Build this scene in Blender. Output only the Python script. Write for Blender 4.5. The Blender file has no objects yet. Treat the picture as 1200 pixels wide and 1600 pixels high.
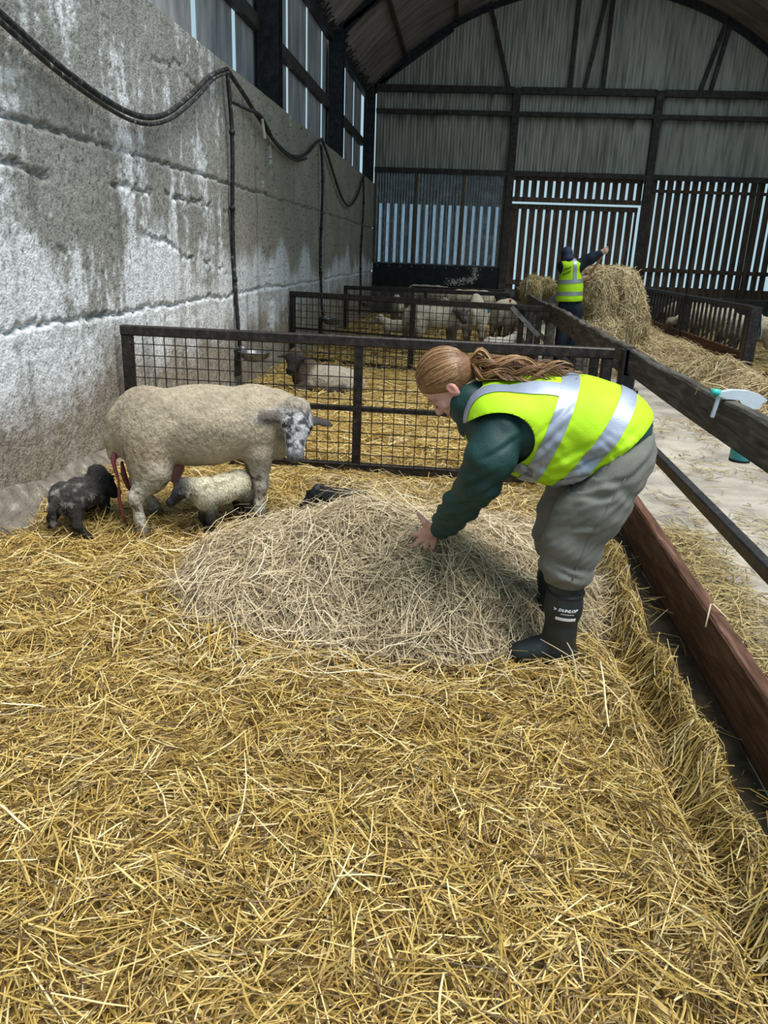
import bpy, bmesh, math, random
import numpy as np
from mathutils import Vector, Matrix
from mathutils.bvhtree import BVHTree
random.seed(7)
rng = np.random.default_rng(11)
SC = bpy.context.scene
COL = SC.collection
# ------------------------------------------------------------------ camera
cd = bpy.data.cameras.new('camera'); cam = bpy.data.objects.new('camera', cd); COL.objects.link(cam)
cd.sensor_width = 36.0; cd.lens = 27.045; cd.clip_start = 0.05; cd.clip_end = 200
PITCH, YAW, ROLL = math.radians(18.5975), math.radians(4.9443), math.radians(2.1772)
_f = Vector((-math.sin(YAW)*math.cos(PITCH), math.cos(YAW)*math.cos(PITCH), -math.sin(PITCH)))
_r = Vector((math.cos(YAW), math.sin(YAW), 0)); _u = _r.cross(_f)
_r2 = _r*math.cos(ROLL)+_u*math.sin(ROLL); _u2 = _u*math.cos(ROLL)-_r*math.sin(ROLL)
cam.matrix_world = Matrix(((_r2.x, _u2.x, -_f.x, 0), (_r2.y, _u2.y, -_f.y, 0), (_r2.z, _u2.z, -_f.z, 1.5), (0, 0, 0, 1)))
SC.camera = cam
# ------------------------------------------------------------------ light
W = bpy.data.worlds.new('overcast_sky'); SC.world = W; W.use_nodes = True
_bg = W.node_tree.nodes['Background']; _bg.inputs[0].default_value = (0.60, 0.87, 1.0, 1); _bg.inputs[1].default_value = 0.70
sd = bpy.data.lights.new('sun_offscreen', 'SUN'); sun = bpy.data.objects.new('sun_offscreen', sd); COL.objects.link(sun)
sd.energy = 4.8; sd.angle = math.radians(36); sd.color = (1.0, 0.965, 0.90)
sun.rotation_euler = Vector((-0.34, 0.20, -0.92)).to_track_quat('-Z', 'Y').to_euler()
sun.location = (4, -2, 12)
vs = SC.view_settings
vs.view_transform = 'Standard'; vs.look = 'None'; vs.gamma = 1.0; vs.use_curve_mapping = False; vs.exposure = 0.0

# ------------------------------------------------------------------ helpers
def vnoise(P, scale=1.0, seed=0):
    """value noise in 0..1 for an (n,3) or (n,2) array"""
    P = np.asarray(P, float)
    if P.shape[1] == 2: P = np.column_stack([P, np.zeros(len(P))])
    P = P*scale + seed*17.31 + 1000.0
    I = np.floor(P).astype(np.int64); F = P-I; F = F*F*(3-2*F)
    def hsh(i, j, k):
        n = (i*374761393 + j*668265263 + k*1274126177 + seed*362437) & 0xffffffff
        n = ((n ^ (n >> 13))*1103515245) & 0xffffffff
        n = ((n ^ (n >> 16))*2246822519) & 0xffffffff
        return ((n ^ (n >> 15)) & 0xffffff)/16777215.0
    x, y, z = I[:, 0], I[:, 1], I[:, 2]; fx, fy, fz = F[:, 0], F[:, 1], F[:, 2]
    def l(a, b, t): return a+(b-a)*t
    return l(l(l(hsh(x,y,z),hsh(x+1,y,z),fx), l(hsh(x,y+1,z),hsh(x+1,y+1,z),fx), fy),
             l(l(hsh(x,y,z+1),hsh(x+1,y,z+1),fx), l(hsh(x,y+1,z+1),hsh(x+1,y+1,z+1),fx), fy), fz)
def fbm(P, scale, seed=0, oct=3):
    a, s, t = 1.0, 0.0, 0.0
    for o in range(oct):
        s = s + a*vnoise(P, scale*2**o, seed+o); t += a; a *= 0.5
    return s/t
def sstep(a, b, x):
    t = np.clip((x-a)/(b-a), 0, 1); return t*t*(3-2*t)

def wloc(o):
    v = Vector((0, 0, 0))
    while o is not None: v = v+o.location; o = o.parent
    return v
def link(o, parent=None):
    COL.objects.link(o)
    if parent is not None: o.parent = parent
    return o
def obj(name, me, mat=None, parent=None, smooth=False):
    """me is in world coordinates (or in the template's own frame); parents are unrotated while building"""
    if parent is not None:
        v = wloc(parent)
        if v.length > 0: me.transform(Matrix.Translation(-v))
    if mat is not None: me.materials.append(MATS[mat] if isinstance(mat, str) else mat)
    if smooth: me.polygons.foreach_set('use_smooth', np.ones(len(me.polygons), bool))
    o = bpy.data.objects.new(name, me)
    return link(o, parent)
def tag(o, label=None, cat=None, group=None, kind=None):
    if label: o['label'] = label
    if cat: o['category'] = cat
    if group: o['group'] = group
    if kind: o['kind'] = kind
    return o
def empty(name, loc=(0, 0, 0), label=None, cat=None, group=None, kind=None):
    o = bpy.data.objects.new(name, None); o.empty_display_size = 0.1; link(o); o.location = loc
    return tag(o, label, cat, group, kind)
def copy_tree(o, parent=None):
    c = o.copy(); COL.objects.link(c); c.parent = parent
    for ch in list(o.children): copy_tree(ch, c)
    return c
def npmesh(name, V, F):
    """V (n,3), F (m,k) array with equal-size polygons"""
    V = np.asarray(V, np.float32); F = np.asarray(F, np.int32); k = F.shape[1]
    me = bpy.data.meshes.new(name)
    me.vertices.add(len(V)); me.vertices.foreach_set('co', V.ravel())
    me.loops.add(F.size); me.loops.foreach_set('vertex_index', F.ravel())
    me.polygons.add(len(F)); me.polygons.foreach_set('loop_start', np.arange(0, F.size, k, dtype=np.int32))
    me.update(calc_edges=True)
    return me
def setcol(me, C, name='Col'):
    a = me.attributes.new(name, 'FLOAT_COLOR', 'POINT')
    C = np.asarray(C, np.float32)
    if C.shape[1] == 3: C = np.column_stack([C, np.ones(len(C), np.float32)])
    a.data.foreach_set('color', C.ravel().astype(np.float32))
class MB:
    def __init__(s): s.v = []; s.f = []
    def add(s, V, F):
        n = len(s.v); s.v += [tuple(v) for v in V]; s.f += [tuple(i+n for i in f) for f in F]; return s
    def box(s, a, b):
        (x0, y0, z0), (x1, y1, z1) = a, b
        return s.add([(x0,y0,z0),(x1,y0,z0),(x1,y1,z0),(x0,y1,z0),(x0,y0,z1),(x1,y0,z1),(x1,y1,z1),(x0,y1,z1)],
                     [(3,2,1,0),(4,5,6,7),(0,1,5,4),(1,2,6,5),(2,3,7,6),(3,0,4,7)])
    def bar(s, p, q, w, h, up=(0, 0, 1), bev=0.0):
        """box bar from p to q, w sideways and h along up; optional chamfer"""
        p, q = Vector(p), Vector(q); d = (q-p).normalized(); u = Vector(up); r = d.cross(u)
        if r.length < 1e-5: r = d.cross(Vector((1, 0, 0)))
        r.normalize(); u = r.cross(d).normalized(); w /= 2; h /= 2
        if bev <= 0: prof = [(-w,-h),(w,-h),(w,h),(-w,h)]
        else: prof = [(-w+bev,-h),(w-bev,-h),(w,-h+bev),(w,h-bev),(w-bev,h),(-w+bev,h),(-w,h-bev),(-w,-h+bev)]
        n = len(prof)
        V = [p+r*a+u*b for a, b in prof]+[q+r*a+u*b for a, b in prof]
        F = [tuple(range(n-1, -1, -1)), tuple(range(n, 2*n))]+[(i, (i+1) % n, n+(i+1) % n, n+i) for i in range(n)]
        # orientation: r, u, d right-handed?
        return s.add(V, [f[::-1] for f in F])
    def tube(s, pts, r, n=8, cap=True):
        pts = [Vector(p) for p in pts]; rs = r if isinstance(r, (list, tuple)) else [r]*len(pts)
        V = []; F = []; pu = None
        for i, p in enumerate(pts):
            d = (pts[min(i+1, len(pts)-1)]-pts[max(i-1, 0)]).normalized()
            if pu is None: pu = d.orthogonal().normalized()
            pu = (pu-d*pu.dot(d)).normalized(); w = d.cross(pu)
            V += [p+(pu*math.cos(2*math.pi*k/n)+w*math.sin(2*math.pi*k/n))*rs[i] for k in range(n)]
        for i in range(len(pts)-1):
            F += [(i*n+k, i*n+(k+1) % n, (i+1)*n+(k+1) % n, (i+1)*n+k) for k in range(n)]
        if cap: F += [tuple(range(n-1, -1, -1)), tuple(range((len(pts)-1)*n, len(pts)*n))]
        return s.add(V, F)
    def lathe(s, prof, c=(0, 0, 0), n=20, sx=1, sy=1):
        V = []; F = []
        for r, z in prof: V += [(c[0]+r*sx*math.cos(2*math.pi*k/n), c[1]+r*sy*math.sin(2*math.pi*k/n), c[2]+z) for k in range(n)]
        for i in range(len(prof)-1): F += [(i*n+k, i*n+(k+1) % n, (i+1)*n+(k+1) % n, (i+1)*n+k) for k in range(n)]
        return s.add(V, F)
    def mesh(s, name):
        me = bpy.data.meshes.new(name); me.from_pydata(s.v, [], s.f); me.update(); return me
    def build(s, name, mat, parent=None, smooth=False): return obj(name, s.mesh(name), mat, parent, smooth)

# ------------------------------------------------------------------ materials
MATS = {}
def material(name, stops, scale=8.0, detail=4.0, rough=0.8, bump=0.0, bscale=None, stretch=(1, 1, 1), metal=0.0, spec=0.3, attr=None, mixf=0.35, dist=0.0):
    """colour ramp over noise (object coordinates); attr: multiply/mix with a vertex colour attribute"""
    m = bpy.data.materials.new(name); m.use_nodes = True; nt = m.node_tree; N = nt.nodes; L = nt.links
    b = N['Principled BSDF']; b.inputs['Roughness'].default_value = rough; b.inputs['Metallic'].default_value = metal
    b.inputs['Specular IOR Level'].default_value = spec
    tc = N.new('ShaderNodeTexCoord'); mp = N.new('ShaderNodeMapping'); mp.inputs['Scale'].default_value = stretch
    L.new(tc.outputs['Object'], mp.inputs[0])
    nz = N.new('ShaderNodeTexNoise'); nz.inputs['Scale'].default_value = scale; nz.inputs['Detail'].default_value = detail
    nz.inputs['Distortion'].default_value = dist
    L.new(mp.outputs[0], nz.inputs[0])
    cr = N.new('ShaderNodeValToRGB'); L.new(nz.outputs['Fac'], cr.inputs[0])
    el = cr.color_ramp.elements
    for i, (p, c) in enumerate(stops):
        e = el[i] if i < 2 else el.new(p)
        e.position = p; e.color = (*c, 1)
    out = cr.outputs[0]
    if attr:
        at = N.new('ShaderNodeAttribute'); at.attribute_name = attr
        mx = N.new('ShaderNodeMix'); mx.data_type = 'RGBA'; mx.blend_type = 'MULTIPLY'; mx.inputs[0].default_value = mixf
        L.new(at.outputs['Color'], mx.inputs[6]); L.new(out, mx.inputs[7]); out = mx.outputs[2]
    L.new(out, b.inputs['Base Color'])
    if bump > 0:
        bn = N.new('ShaderNodeBump'); bn.inputs['Strength'].default_value = bump; bn.inputs['Distance'].default_value = 0.02
        n2 = N.new('ShaderNodeTexNoise'); n2.inputs['Scale'].default_value = bscale or scale*3; n2.inputs['Detail'].default_value = 5
        L.new(mp.outputs[0], n2.inputs[0]); L.new(n2.outputs['Fac'], bn.inputs['Height']); L.new(bn.outputs[0], b.inputs['Normal'])
    MATS[name] = m
    return m
def g(v, t=0.0): return (v*(1+t), v, v*(1-t))
material('concrete_wall', [(0.32, (0.62,)*3), (0.48, (0.95,)*3), (0.62, (1.10,)*3)], 30, 9, 0.95, 0.6, 60, attr='Col', mixf=1.0)
material('concrete_floor', [(0.3, (0.24,0.215,0.19)), (0.52, (0.40,0.36,0.31)), (0.75, (0.52,0.48,0.42))], 3.2, 9, 0.9, 0.4, 40)
material('footing', [(0.3, (0.11,0.095,0.075)), (0.6, (0.22,0.195,0.165)), (0.75, (0.38,0.36,0.33))], 14, 8, 0.95, 0.6, 60)
material('base_wall', [(0.35, (0.05,0.05,0.05)), (0.62, (0.13,0.125,0.12)), (0.74, (0.38,0.37,0.36))], 5, 8, 0.9, 0.4, 30)
material('cement_sheet', [(0.3, (0.17,0.17,0.18)), (0.55, (0.34,0.34,0.355)), (0.8, (0.46,0.46,0.48))], 5, 7, 0.85, 0.25, 60, stretch=(1, 1, 0.25))
material('gable_sheet', [(0.3, (0.20,0.20,0.19)), (0.5, (0.38,0.375,0.35)), (0.75, (0.48,0.47,0.44))], 5, 8, 0.7, 0.2, 40, stretch=(2.5, 1, 0.22), attr='Col', mixf=1.0)
material('roof_sheet', [(0.3, (0.10,0.085,0.08)), (0.55, (0.22,0.19,0.18)), (0.8, (0.30,0.28,0.27))], 2.5, 7, 0.75, 0.15, 40, stretch=(0.4, 2, 0.4))
material('dark_steel', [(0.35, (0.012,0.013,0.016)), (0.6, (0.03,0.03,0.034)), (0.8, (0.06,0.055,0.05))], 12, 6, 0.55, 0.15, 60, metal=0.3)
material('gate_steel', [(0.35, (0.016,0.013,0.013)), (0.6, (0.04,0.032,0.03)), (0.78, (0.10,0.075,0.06))], 22, 7, 0.42, 0.2, 90, metal=0.35, spec=0.5)
material('girt_steel', [(0.35, (0.02,0.018,0.017)), (0.6, (0.05,0.043,0.04)), (0.8, (0.09,0.075,0.065))], 9, 6, 0.7, 0.15, 60)
material('slat_wood', [(0.3, (0.035,0.026,0.02)), (0.5, (0.085,0.06,0.045)), (0.75, (0.15,0.11,0.085))], 6, 8, 0.85, 0.3, 40, stretch=(4, 4, 0.35))
material('rail_wood', [(0.28, (0.022,0.019,0.016)), (0.5, (0.070,0.062,0.053)), (0.75, (0.17,0.155,0.135))], 7, 9, 0.8, 0.5, 28, stretch=(5, 0.5, 5), dist=0.8)
material('brown_wood', [(0.28, (0.045,0.022,0.014)), (0.5, (0.12,0.055,0.034)), (0.75, (0.21,0.12,0.085))], 6, 9, 0.7, 0.5, 28, stretch=(5, 0.5, 5), dist=0.8)
material('frame_wood', [(0.3, (0.07,0.05,0.03)), (0.7, (0.17,0.125,0.08))], 6, 6, 0.8, 0.2, 40, stretch=(4, 4, 0.5))
material('black_board', [(0.40, (0.004,0.004,0.005)), (0.6, (0.010,0.010,0.012))], 6, 8, 0.4, 0.05, 30)
material('cable', [(0.45, (0.016,0.016,0.018)), (0.62, (0.045,0.045,0.047)), (0.74, (0.30,0.30,0.31))], 20, 4, 0.55)
material('bowl_metal', [(0.3, (0.10,0.10,0.11)), (0.7, (0.30,0.30,0.31))], 14, 6, 0.45, 0.1, 60, metal=0.6, spec=0.5)
material('pale_paint', [(0.3, (0.45,0.45,0.44)), (0.7, (0.68,0.68,0.67))], 20, 6, 0.8)
# straw
def strand_mat(name, stops, rough=0.5, spec=0.35, trans=0.0):
    m = bpy.data.materials.new(name); m.use_nodes = True; nt = m.node_tree; N = nt.nodes; L = nt.links
    b = N['Principled BSDF']; b.inputs['Roughness'].default_value = rough; b.inputs['Specular IOR Level'].default_value = spec
    at = N.new('ShaderNodeAttribute'); at.attribute_name = 'rnd'
    cr = N.new('ShaderNodeValToRGB'); L.new(at.outputs['Fac'], cr.inputs[0]); el = cr.color_ramp.elements
    for i, (p, c) in enumerate(stops):
        e = el[i] if i < 2 else el.new(p)
        e.position = p; e.color = (*c, 1)
    L.new(cr.outputs[0], b.inputs['Base Color']); MATS[name] = m
strand_mat('straw', [(0.0, (0.07,0.036,0.010)), (0.22, (0.20,0.115,0.026)), (0.55, (0.42,0.275,0.062)), (0.82, (0.62,0.455,0.155)), (1.0, (0.80,0.70,0.42))], 0.40, 0.5)
strand_mat('hay', [(0.0, (0.10,0.07,0.045)), (0.22, (0.25,0.185,0.115)), (0.55, (0.48,0.375,0.225)), (0.82, (0.66,0.55,0.36)), (1.0, (0.80,0.71,0.52))], 0.5, 0.35)
strand_mat('golden_hay', [(0.0, (0.13,0.085,0.04)), (0.22, (0.32,0.225,0.105)), (0.55, (0.56,0.42,0.21)), (0.82, (0.72,0.58,0.33)), (1.0, (0.84,0.74,0.50))], 0.5, 0.35)
strand_mat('green_hay', [(0.0, (0.10,0.075,0.03)), (0.3, (0.27,0.20,0.085)), (0.7, (0.44,0.34,0.15)), (1.0, (0.60,0.50,0.27))], 0.55, 0.3)
material('straw_bed', [(0.3, (0.10,0.058,0.016)), (0.5, (0.28,0.18,0.05)), (0.72, (0.48,0.33,0.105))], 45, 8, 0.8, 0.9, 60)
material('hay_bed', [(0.3, (0.10,0.075,0.045)), (0.5, (0.26,0.20,0.12)), (0.72, (0.45,0.36,0.22))], 45, 8, 0.85, 0.9, 60)
material('dung', [(0.3, (0.02,0.016,0.012)), (0.7, (0.07,0.05,0.03))], 14, 8, 0.9, 0.6, 50)

# ------------------------------------------------------------------ setting: floor
WX = -2.4          # inner face of the left wall
BY = 21.2          # back wall
FZ = -0.14         # slab level
AX = 1.10          # pen fence plane
obj('floor', MB().box((WX-0.3, -3.0, FZ-0.2), (7.9, BY+0.3, FZ)).mesh('floor'), 'concrete_floor')['kind'] = 'structure'

# ------------------------------------------------------------------ left wall
def concrete_wall():
    ys = np.concatenate([np.linspace(-2.5, 3.0, 30, endpoint=False), np.linspace(3.0, 9.0, 350, endpoint=False), np.linspace(9.0, BY, 150)])
    zs = np.linspace(FZ-0.05, 3.172, 210)
    Y, Z = np.meshgrid(ys, zs, indexing='ij'); P = np.column_stack([Y.ravel(), Z.ravel()])
    y, z = P[:, 0], P[:, 1]
    wob = (fbm(P, 2.2, 3, 3)-0.5)*0.11 + (fbm(P, 14, 5, 2)-0.5)*0.07 + (fbm(P, 45, 6, 2)-0.5)*0.045
    dep = np.zeros(len(P))
    def crack(zl, w, d, y0=-9, y1=99, wa=1.0, gap=0.0, seed=9):
        nonlocal dep
        q = np.abs(z-(zl+wob*wa))
        ww = w*(0.35+1.3*fbm(P, 7, seed, 2))
        k = np.clip(1-q/ww, 0, 1)*(sstep(y0, y0+0.3, y)*(1-sstep(y1-0.5, y1, y)))
        if gap > 0: k = k*(fbm(P, 1.7, seed+3, 2) > gap)
        dep = np.minimum(dep, -d*k**0.7)
    crack(2.10, 0.016, 0.045, wa=0.55)
    crack(1.03, 0.017, 0.048, wa=0.85, seed=21)
    crack(1.86+0.0*y, 0.018, 0.045, y0=3.6, y1=8.3, wa=1.3, gap=0.42, seed=31)
    crack(1.55-0.15*np.clip(y-6, 0, 2), 0.016, 0.042, y0=5.8, y1=8.2, wa=1.2, gap=0.35, seed=41)
    crack(1.46, 0.014, 0.03, y0=3.2, y1=4.9, wa=1.0, gap=0.40, seed=51)
    crack(2.84, 0.014, 0.02, y0=4.6, y1=7.8, wa=1.2, gap=0.45, seed=61)
    for yc, z0, z1 in ((5.36, 1.05, 2.09), (9.9, 0.0, 3.1), (14.9, 0.0, 3.1), (16.4, 1.1, 3.1), (18.2, 0.0, 3.1)):
        k = np.clip(1-np.abs(y-(yc+wob*0.5))/0.014, 0, 1)*((z > z0) & (z < z1)); dep = np.minimum(dep, -0.035*k)
    und = (fbm(P, 1.1, 2, 3)-0.5)*0.035 + (fbm(P, 22, 4, 3)-0.5)*0.014*np.where(y < 8.5, 1.0, 0.4)
    lift = np.where(z > 2.10+wob*0.55, 0.0, np.where(z > 1.03+wob*0.85, 0.004, 0.008))
    x = WX+und+dep+lift
    # albedo: grey concrete, whitewash, dirt, painted hole shade
    near = 1-sstep(7.0, 9.5, y)
    base = np.stack([0.285+0.02*sstep(7, 10, y), 0.278+0*y, 0.262-0.03*sstep(7, 10, y)], 1)*(0.75+0.5*fbm(P, 3.0, 71, 4))[:, None]
    drip = fbm(np.column_stack([y*7, z*0.9]), 1.0, 81, 4)
    blot = fbm(P, 2.6, 91, 4); fine = fbm(P, 24, 95, 3)
    band = sstep(0.35, 0.75, z)*(1-sstep(1.25, 1.65, z))
    amt = near*(0.44+0.34*band)+(1-near)*(0.10+0.33*sstep(0.3, 0.6, z)*(1-sstep(1.0, 1.45, z)))
    amt = amt+0.10*near*(z > 2.1)*(1-sstep(4.2, 6.5, y))
    wash = sstep(0.0, 0.13, 0.42*drip+0.33*blot+0.25*fine-(0.68-0.42*amt))*0.95
    below = (z < 1.02+wob*0.7)*sstep(0.62, 0.85, z)*(1-0.45*sstep(8.5, 12, y))
    wash = np.maximum(wash, below*(0.45+0.55*sstep(0.40, 0.62, blot*0.6+fine*0.4)))
    flame = sstep(0.05, 0.35, fbm(np.column_stack([y*1.3, z*0]), 1.0, 101, 2)*1.7-0.22-np.clip(z-1.0, 0, 9)*1.15+0.25*(drip-.5))*(z > 1.0)*(z < 1.9)
    wash = np.maximum(wash, flame*(0.45+0.7*drip)*sstep(5.0, 7.5, y))
    white = np.array([0.75, 0.765, 0.81])
    c = base*(1-wash[:, None])+white*wash[:, None]
    dirt = (1-sstep(0.42, 0.92, z+0.40*(blot-0.5)))*(0.55+0.45*(1-sstep(6.5, 9, y)))
    dd = np.array([0.26, 0.215, 0.165])*(0.55+1.0*fbm(P, 40, 111, 2))[:, None]
    c = c*(1-0.8*dirt[:, None])+dd*0.8*dirt[:, None]
    stk = sstep(0.62, 0.78, fbm(np.column_stack([y*9, z*0.7]), 1.0, 121, 3))
    c = c*(1-0.35*stk[:, None])
    pit_shade = (fbm(P, 48, 131, 2) > 0.72)*0.55  # shade inside small holes, painted as dark dots in the colour
    c = c*(1-pit_shade[:, None])
    n, m = len(ys), len(zs)
    V = np.column_stack([x, y, z])
    idx = np.arange(n*m).reshape(n, m)
    F = np.stack([idx[:-1, :-1], idx[1:, :-1], idx[1:, 1:], idx[:-1, 1:]], -1).reshape(-1, 4)
    # back slab so that the wall has thickness
    nb = len(V)
    bk = np.array([(WX-0.3, -2.5, FZ), (WX-0.3, BY, FZ), (WX-0.3, BY, 3.16), (WX-0.3, -2.5, 3.16), (WX-0.02, -2.5, 3.16), (WX-0.02, BY, 3.16)])
    V = np.vstack([V, bk]); c = np.vstack([c, np.full((6, 3), 0.3)])
    F = np.vstack([F, [[nb, nb+3, nb+2, nb+1], [nb+3, nb+4, nb+5, nb+2]]])
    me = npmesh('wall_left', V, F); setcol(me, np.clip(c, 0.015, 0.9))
    return me
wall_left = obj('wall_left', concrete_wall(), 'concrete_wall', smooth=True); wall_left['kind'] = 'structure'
# sloping concrete toe along the foot of the wall
def toe():
    V = []; F = []; ys = np.linspace(-2.5, 5.2, 130)
    for y in ys:
        w = 0.03*math.sin(y*2.3)+0.02*math.sin(y*7.1)
        for dx, z in ((-0.02, 0.20+w), (0.03, 0.15+w), (0.07+w*0.4, 0.10), (0.13+w*0.5, 0.05), (0.16+w*0.5, -0.05), (0.16, FZ)):
            V.append((WX+dx, y, z))
    k = 6
    for i in range(len(ys)-1):
        for j in range(k-1): F.append((i*k+j, i*k+j+1, (i+1)*k+j+1, (i+1)*k+j))
    return npmesh('footing', V, F)
obj('footing', toe(), 'footing', wall_left, True)
def corr_sheet(name, p0, along, up, n_pitch, pitch, amp, height, nrm, seg=4, top=None):
    """corrugated sheet: cross-section along 'along', ribs running 'up'"""
    p0, along, up, nrm = Vector(p0), Vector(along), Vector(up), Vector(nrm); V = []; F = []
    n = n_pitch*seg
    for i in range(n+1):
        t = i/seg*pitch; o = p0+along*t+nrm*(amp*math.sin(2*math.pi*i/seg+0.6))
        hh = height if top is None else top(t)
        V += [o, o+up*hh*0.5, o+up*hh]
    for i in range(n):
        for j in range(2): F.append((i*3+j, (i+1)*3+j, (i+1)*3+j+1, i*3+j+1))
    return npmesh(name, np.array([tuple(v) for v in V]), F)
# right-hand wall of the barn, mostly out of sight
wall_right = obj('wall_right', MB().box((7.85, 9.0, FZ), (8.15, BY, 3.17)).mesh('wall_right'), 'footing'); wall_right['kind'] = 'structure'
for i in range(8):
    obj('cladding_sheet', MB().box((8.0, 9.1+i*1.5, 3.17), (8.006, 10.45+i*1.5, 5.45)).mesh('cladding_sheet'), 'cement_sheet', wall_right)
# upper cladding: cement sheets with daylight between them
EZ = 5.32
edges = [3.0, 4.4, 5.6, 6.95, 8.33, 9.72, 11.12, 12.50, 13.97, 15.36, 16.75, 18.15, 19.55, 20.95]
for i in range(len(edges)-1):
    y0, y1 = edges[i]+0.075, edges[i+1]-0.075
    me = MB().box((WX-0.352, y0, 3.02), (WX-0.346, y1, EZ+0.1)).mesh('cladding_sheet')
    obj('cladding_sheet', me, 'cement_sheet', wall_left)
for y in (5.3, 10.55, 15.75, 20.95):
    m = MB(); x0, x1 = WX-0.29, WX-0.03
    m.box((x0, y, 2.4), (x1, y+0.02, 5.55)).box((x0, y+0.24, 2.4), (x1, y+0.26, 5.55)).box(((x0+x1)/2-0.01, y+0.02, 2.4), ((x0+x1)/2+0.01, y+0.24, 5.55))
    m.build('column', 'dark_steel', wall_left)
for i, (y0, y1) in enumerate(((3.0, 5.3), (5.56, 10.55), (10.81, 15.75), (16.01, 20.95))):
    MB().bar((WX-0.30, y0, 4.09), (WX-0.30, y1, 4.09), 0.09, 0.16).build('girt', 'girt_steel', wall_left)
    MB().bar((WX-0.26, y0, 5.18), (WX-0.26, y1, 5.18), 0.12, 0.12).build('eaves_beam', 'dark_steel', wall_left)

# ------------------------------------------------------------------ back wall
wb = empty('wall_back', (2.7, BY, FZ), kind='structure')
MB().box((WX, BY, FZ), (7.9, BY+0.2, 0.72)).build('base_wall', 'base_wall', wb)
ARC, ARR, ARZ = 2.7, 7.12, 0.52
def arcz(x): return ARZ+math.sqrt(max(ARR*ARR-(x-ARC)**2, 0))
PX = (1.03, 4.42)
for x in PX: MB().box((x-0.09, BY-0.12, 0.2), (x+0.09, BY+0.06, 5.40)).build('post', 'girt_steel', wb)
for z, h in ((5.35, 0.15), (4.84, 0.10), (3.50, 0.12)):
    xs = [WX, PX[0]-0.09, PX[0]+0.09, PX[1]-0.09, PX[1]+0.09, 7.8]
    for k in range(0, 6, 2): MB().box((xs[k], BY-0.10, z-h/2), (xs[k+1], BY+0.02, z+h/2)).build('girt', 'girt_steel', wb)
def gable(x, w, z0, z1, tone, yo=[0]):
    yo[0] = 0.012-yo[0]
    npi = max(2, int(round(w/0.078)))
    # several rows so that the stain running down from the top is real vertex colour (soot wash under the rail)
    p = w/npi; seg = 4; rows = np.linspace(0, 1, 9); V = []; F = []; C = []
    for i in range(npi*seg+1):
        xx = x+i/seg*p; yy = BY+0.045+yo[0]+0.016*math.sin(2*math.pi*i/seg+0.6)
        for r in rows:
            zz = z0+(min(z1, 99)-z0)*r if z1 < 90 else z0+(arcz(xx)-0.02-z0)*r
            V.append((xx, yy, zz)); C.append(tone)
    k = len(rows)
    V = np.array(V); C = np.array(C)
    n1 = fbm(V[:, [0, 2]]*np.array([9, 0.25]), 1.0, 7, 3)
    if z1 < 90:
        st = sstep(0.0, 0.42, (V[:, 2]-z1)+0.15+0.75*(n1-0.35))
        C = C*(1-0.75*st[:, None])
    C = C*(0.8+0.4*n1[:, None])
    for i in range(npi*seg):
        for j in range(k-1): F.append((i*k+j, (i+1)*k+j, (i+1)*k+j+1, i*k+j+1))
    me = npmesh('gable_sheet', V, F); setcol(me, C)
    obj('sheet', me, 'gable_sheet', wb, True)
xs = np.linspace(WX, 7.8, 13)
for i in range(12):
    w = xs[i+1]-xs[i]
    t = 0.92+0.16*random.random()
    gable(xs[i]-0.01, w+0.02, 3.50, 4.80, (0.95*t, 0.93*t, 0.88*t))
    gable(xs[i]-0.01, w+0.02, 4.80, 5.33, (0.95*t, 0.93*t, 0.88*t))
    gable(xs[i]-0.01, w+0.02, 5.30, 99, (0.95*t, 0.93*t, 0.88*t))
for x0, z0, x1, z1 in ((2.28, 5.4, 2.29, 7.62), (3.06, 5.4, 3.07, 7.62), (0.82, 5.4, 0.22, 7.2), (2.62, 5.4, 2.95, 7.6), (5.57, 5.4, 5.86, 7.2), (5.33, 5.4, 5.75, 7.1)):
    MB().bar((x0, BY-0.03, z0), (x1, BY-0.03, z1), 0.09, 0.09, up=(0, 1, 0)).build('brace', 'girt_steel', wb)
# black board under the window and at the foot of the right-hand slats
bb = MB().box((WX+0.03, BY-0.06, 0.70), (PX[0]-0.09, BY-0.02, 1.25)).build('black_board', 'black_board', wb)
for k in range(11):
    x = WX+0.15+k*0.30
    MB().tube([(x, BY-0.075, 1.19), (x, BY-0.055, 1.19)], 0.012, 6).build('rivet', 'pale_paint', bb)
# pale splash on the black board
sp = MB()
for k in range(420):
    t = random.random()
    x = -0.45+0.75*t**0.7+random.gauss(0, 0.04); z = 0.84+0.10*t**2+random.gauss(0, 0.045)
    if k % 3 == 0: x = 0.31+random.gauss(0, 0.045); z = 0.92+random.random()*0.32
    r = 0.004+0.013*random.random()**2
    if not 0.74 < z < 1.23: continue
    sp.add([(x+r*math.cos(b), BY-0.0615, z+r*1.2*math.sin(b)) for b in (0, 1.2, 2.5, 3.8, 5.0)], [(0, 1, 2, 3, 4)])
sp.build('paint_splash', 'pale_paint', bb)['kind'] = 'stuff'
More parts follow.
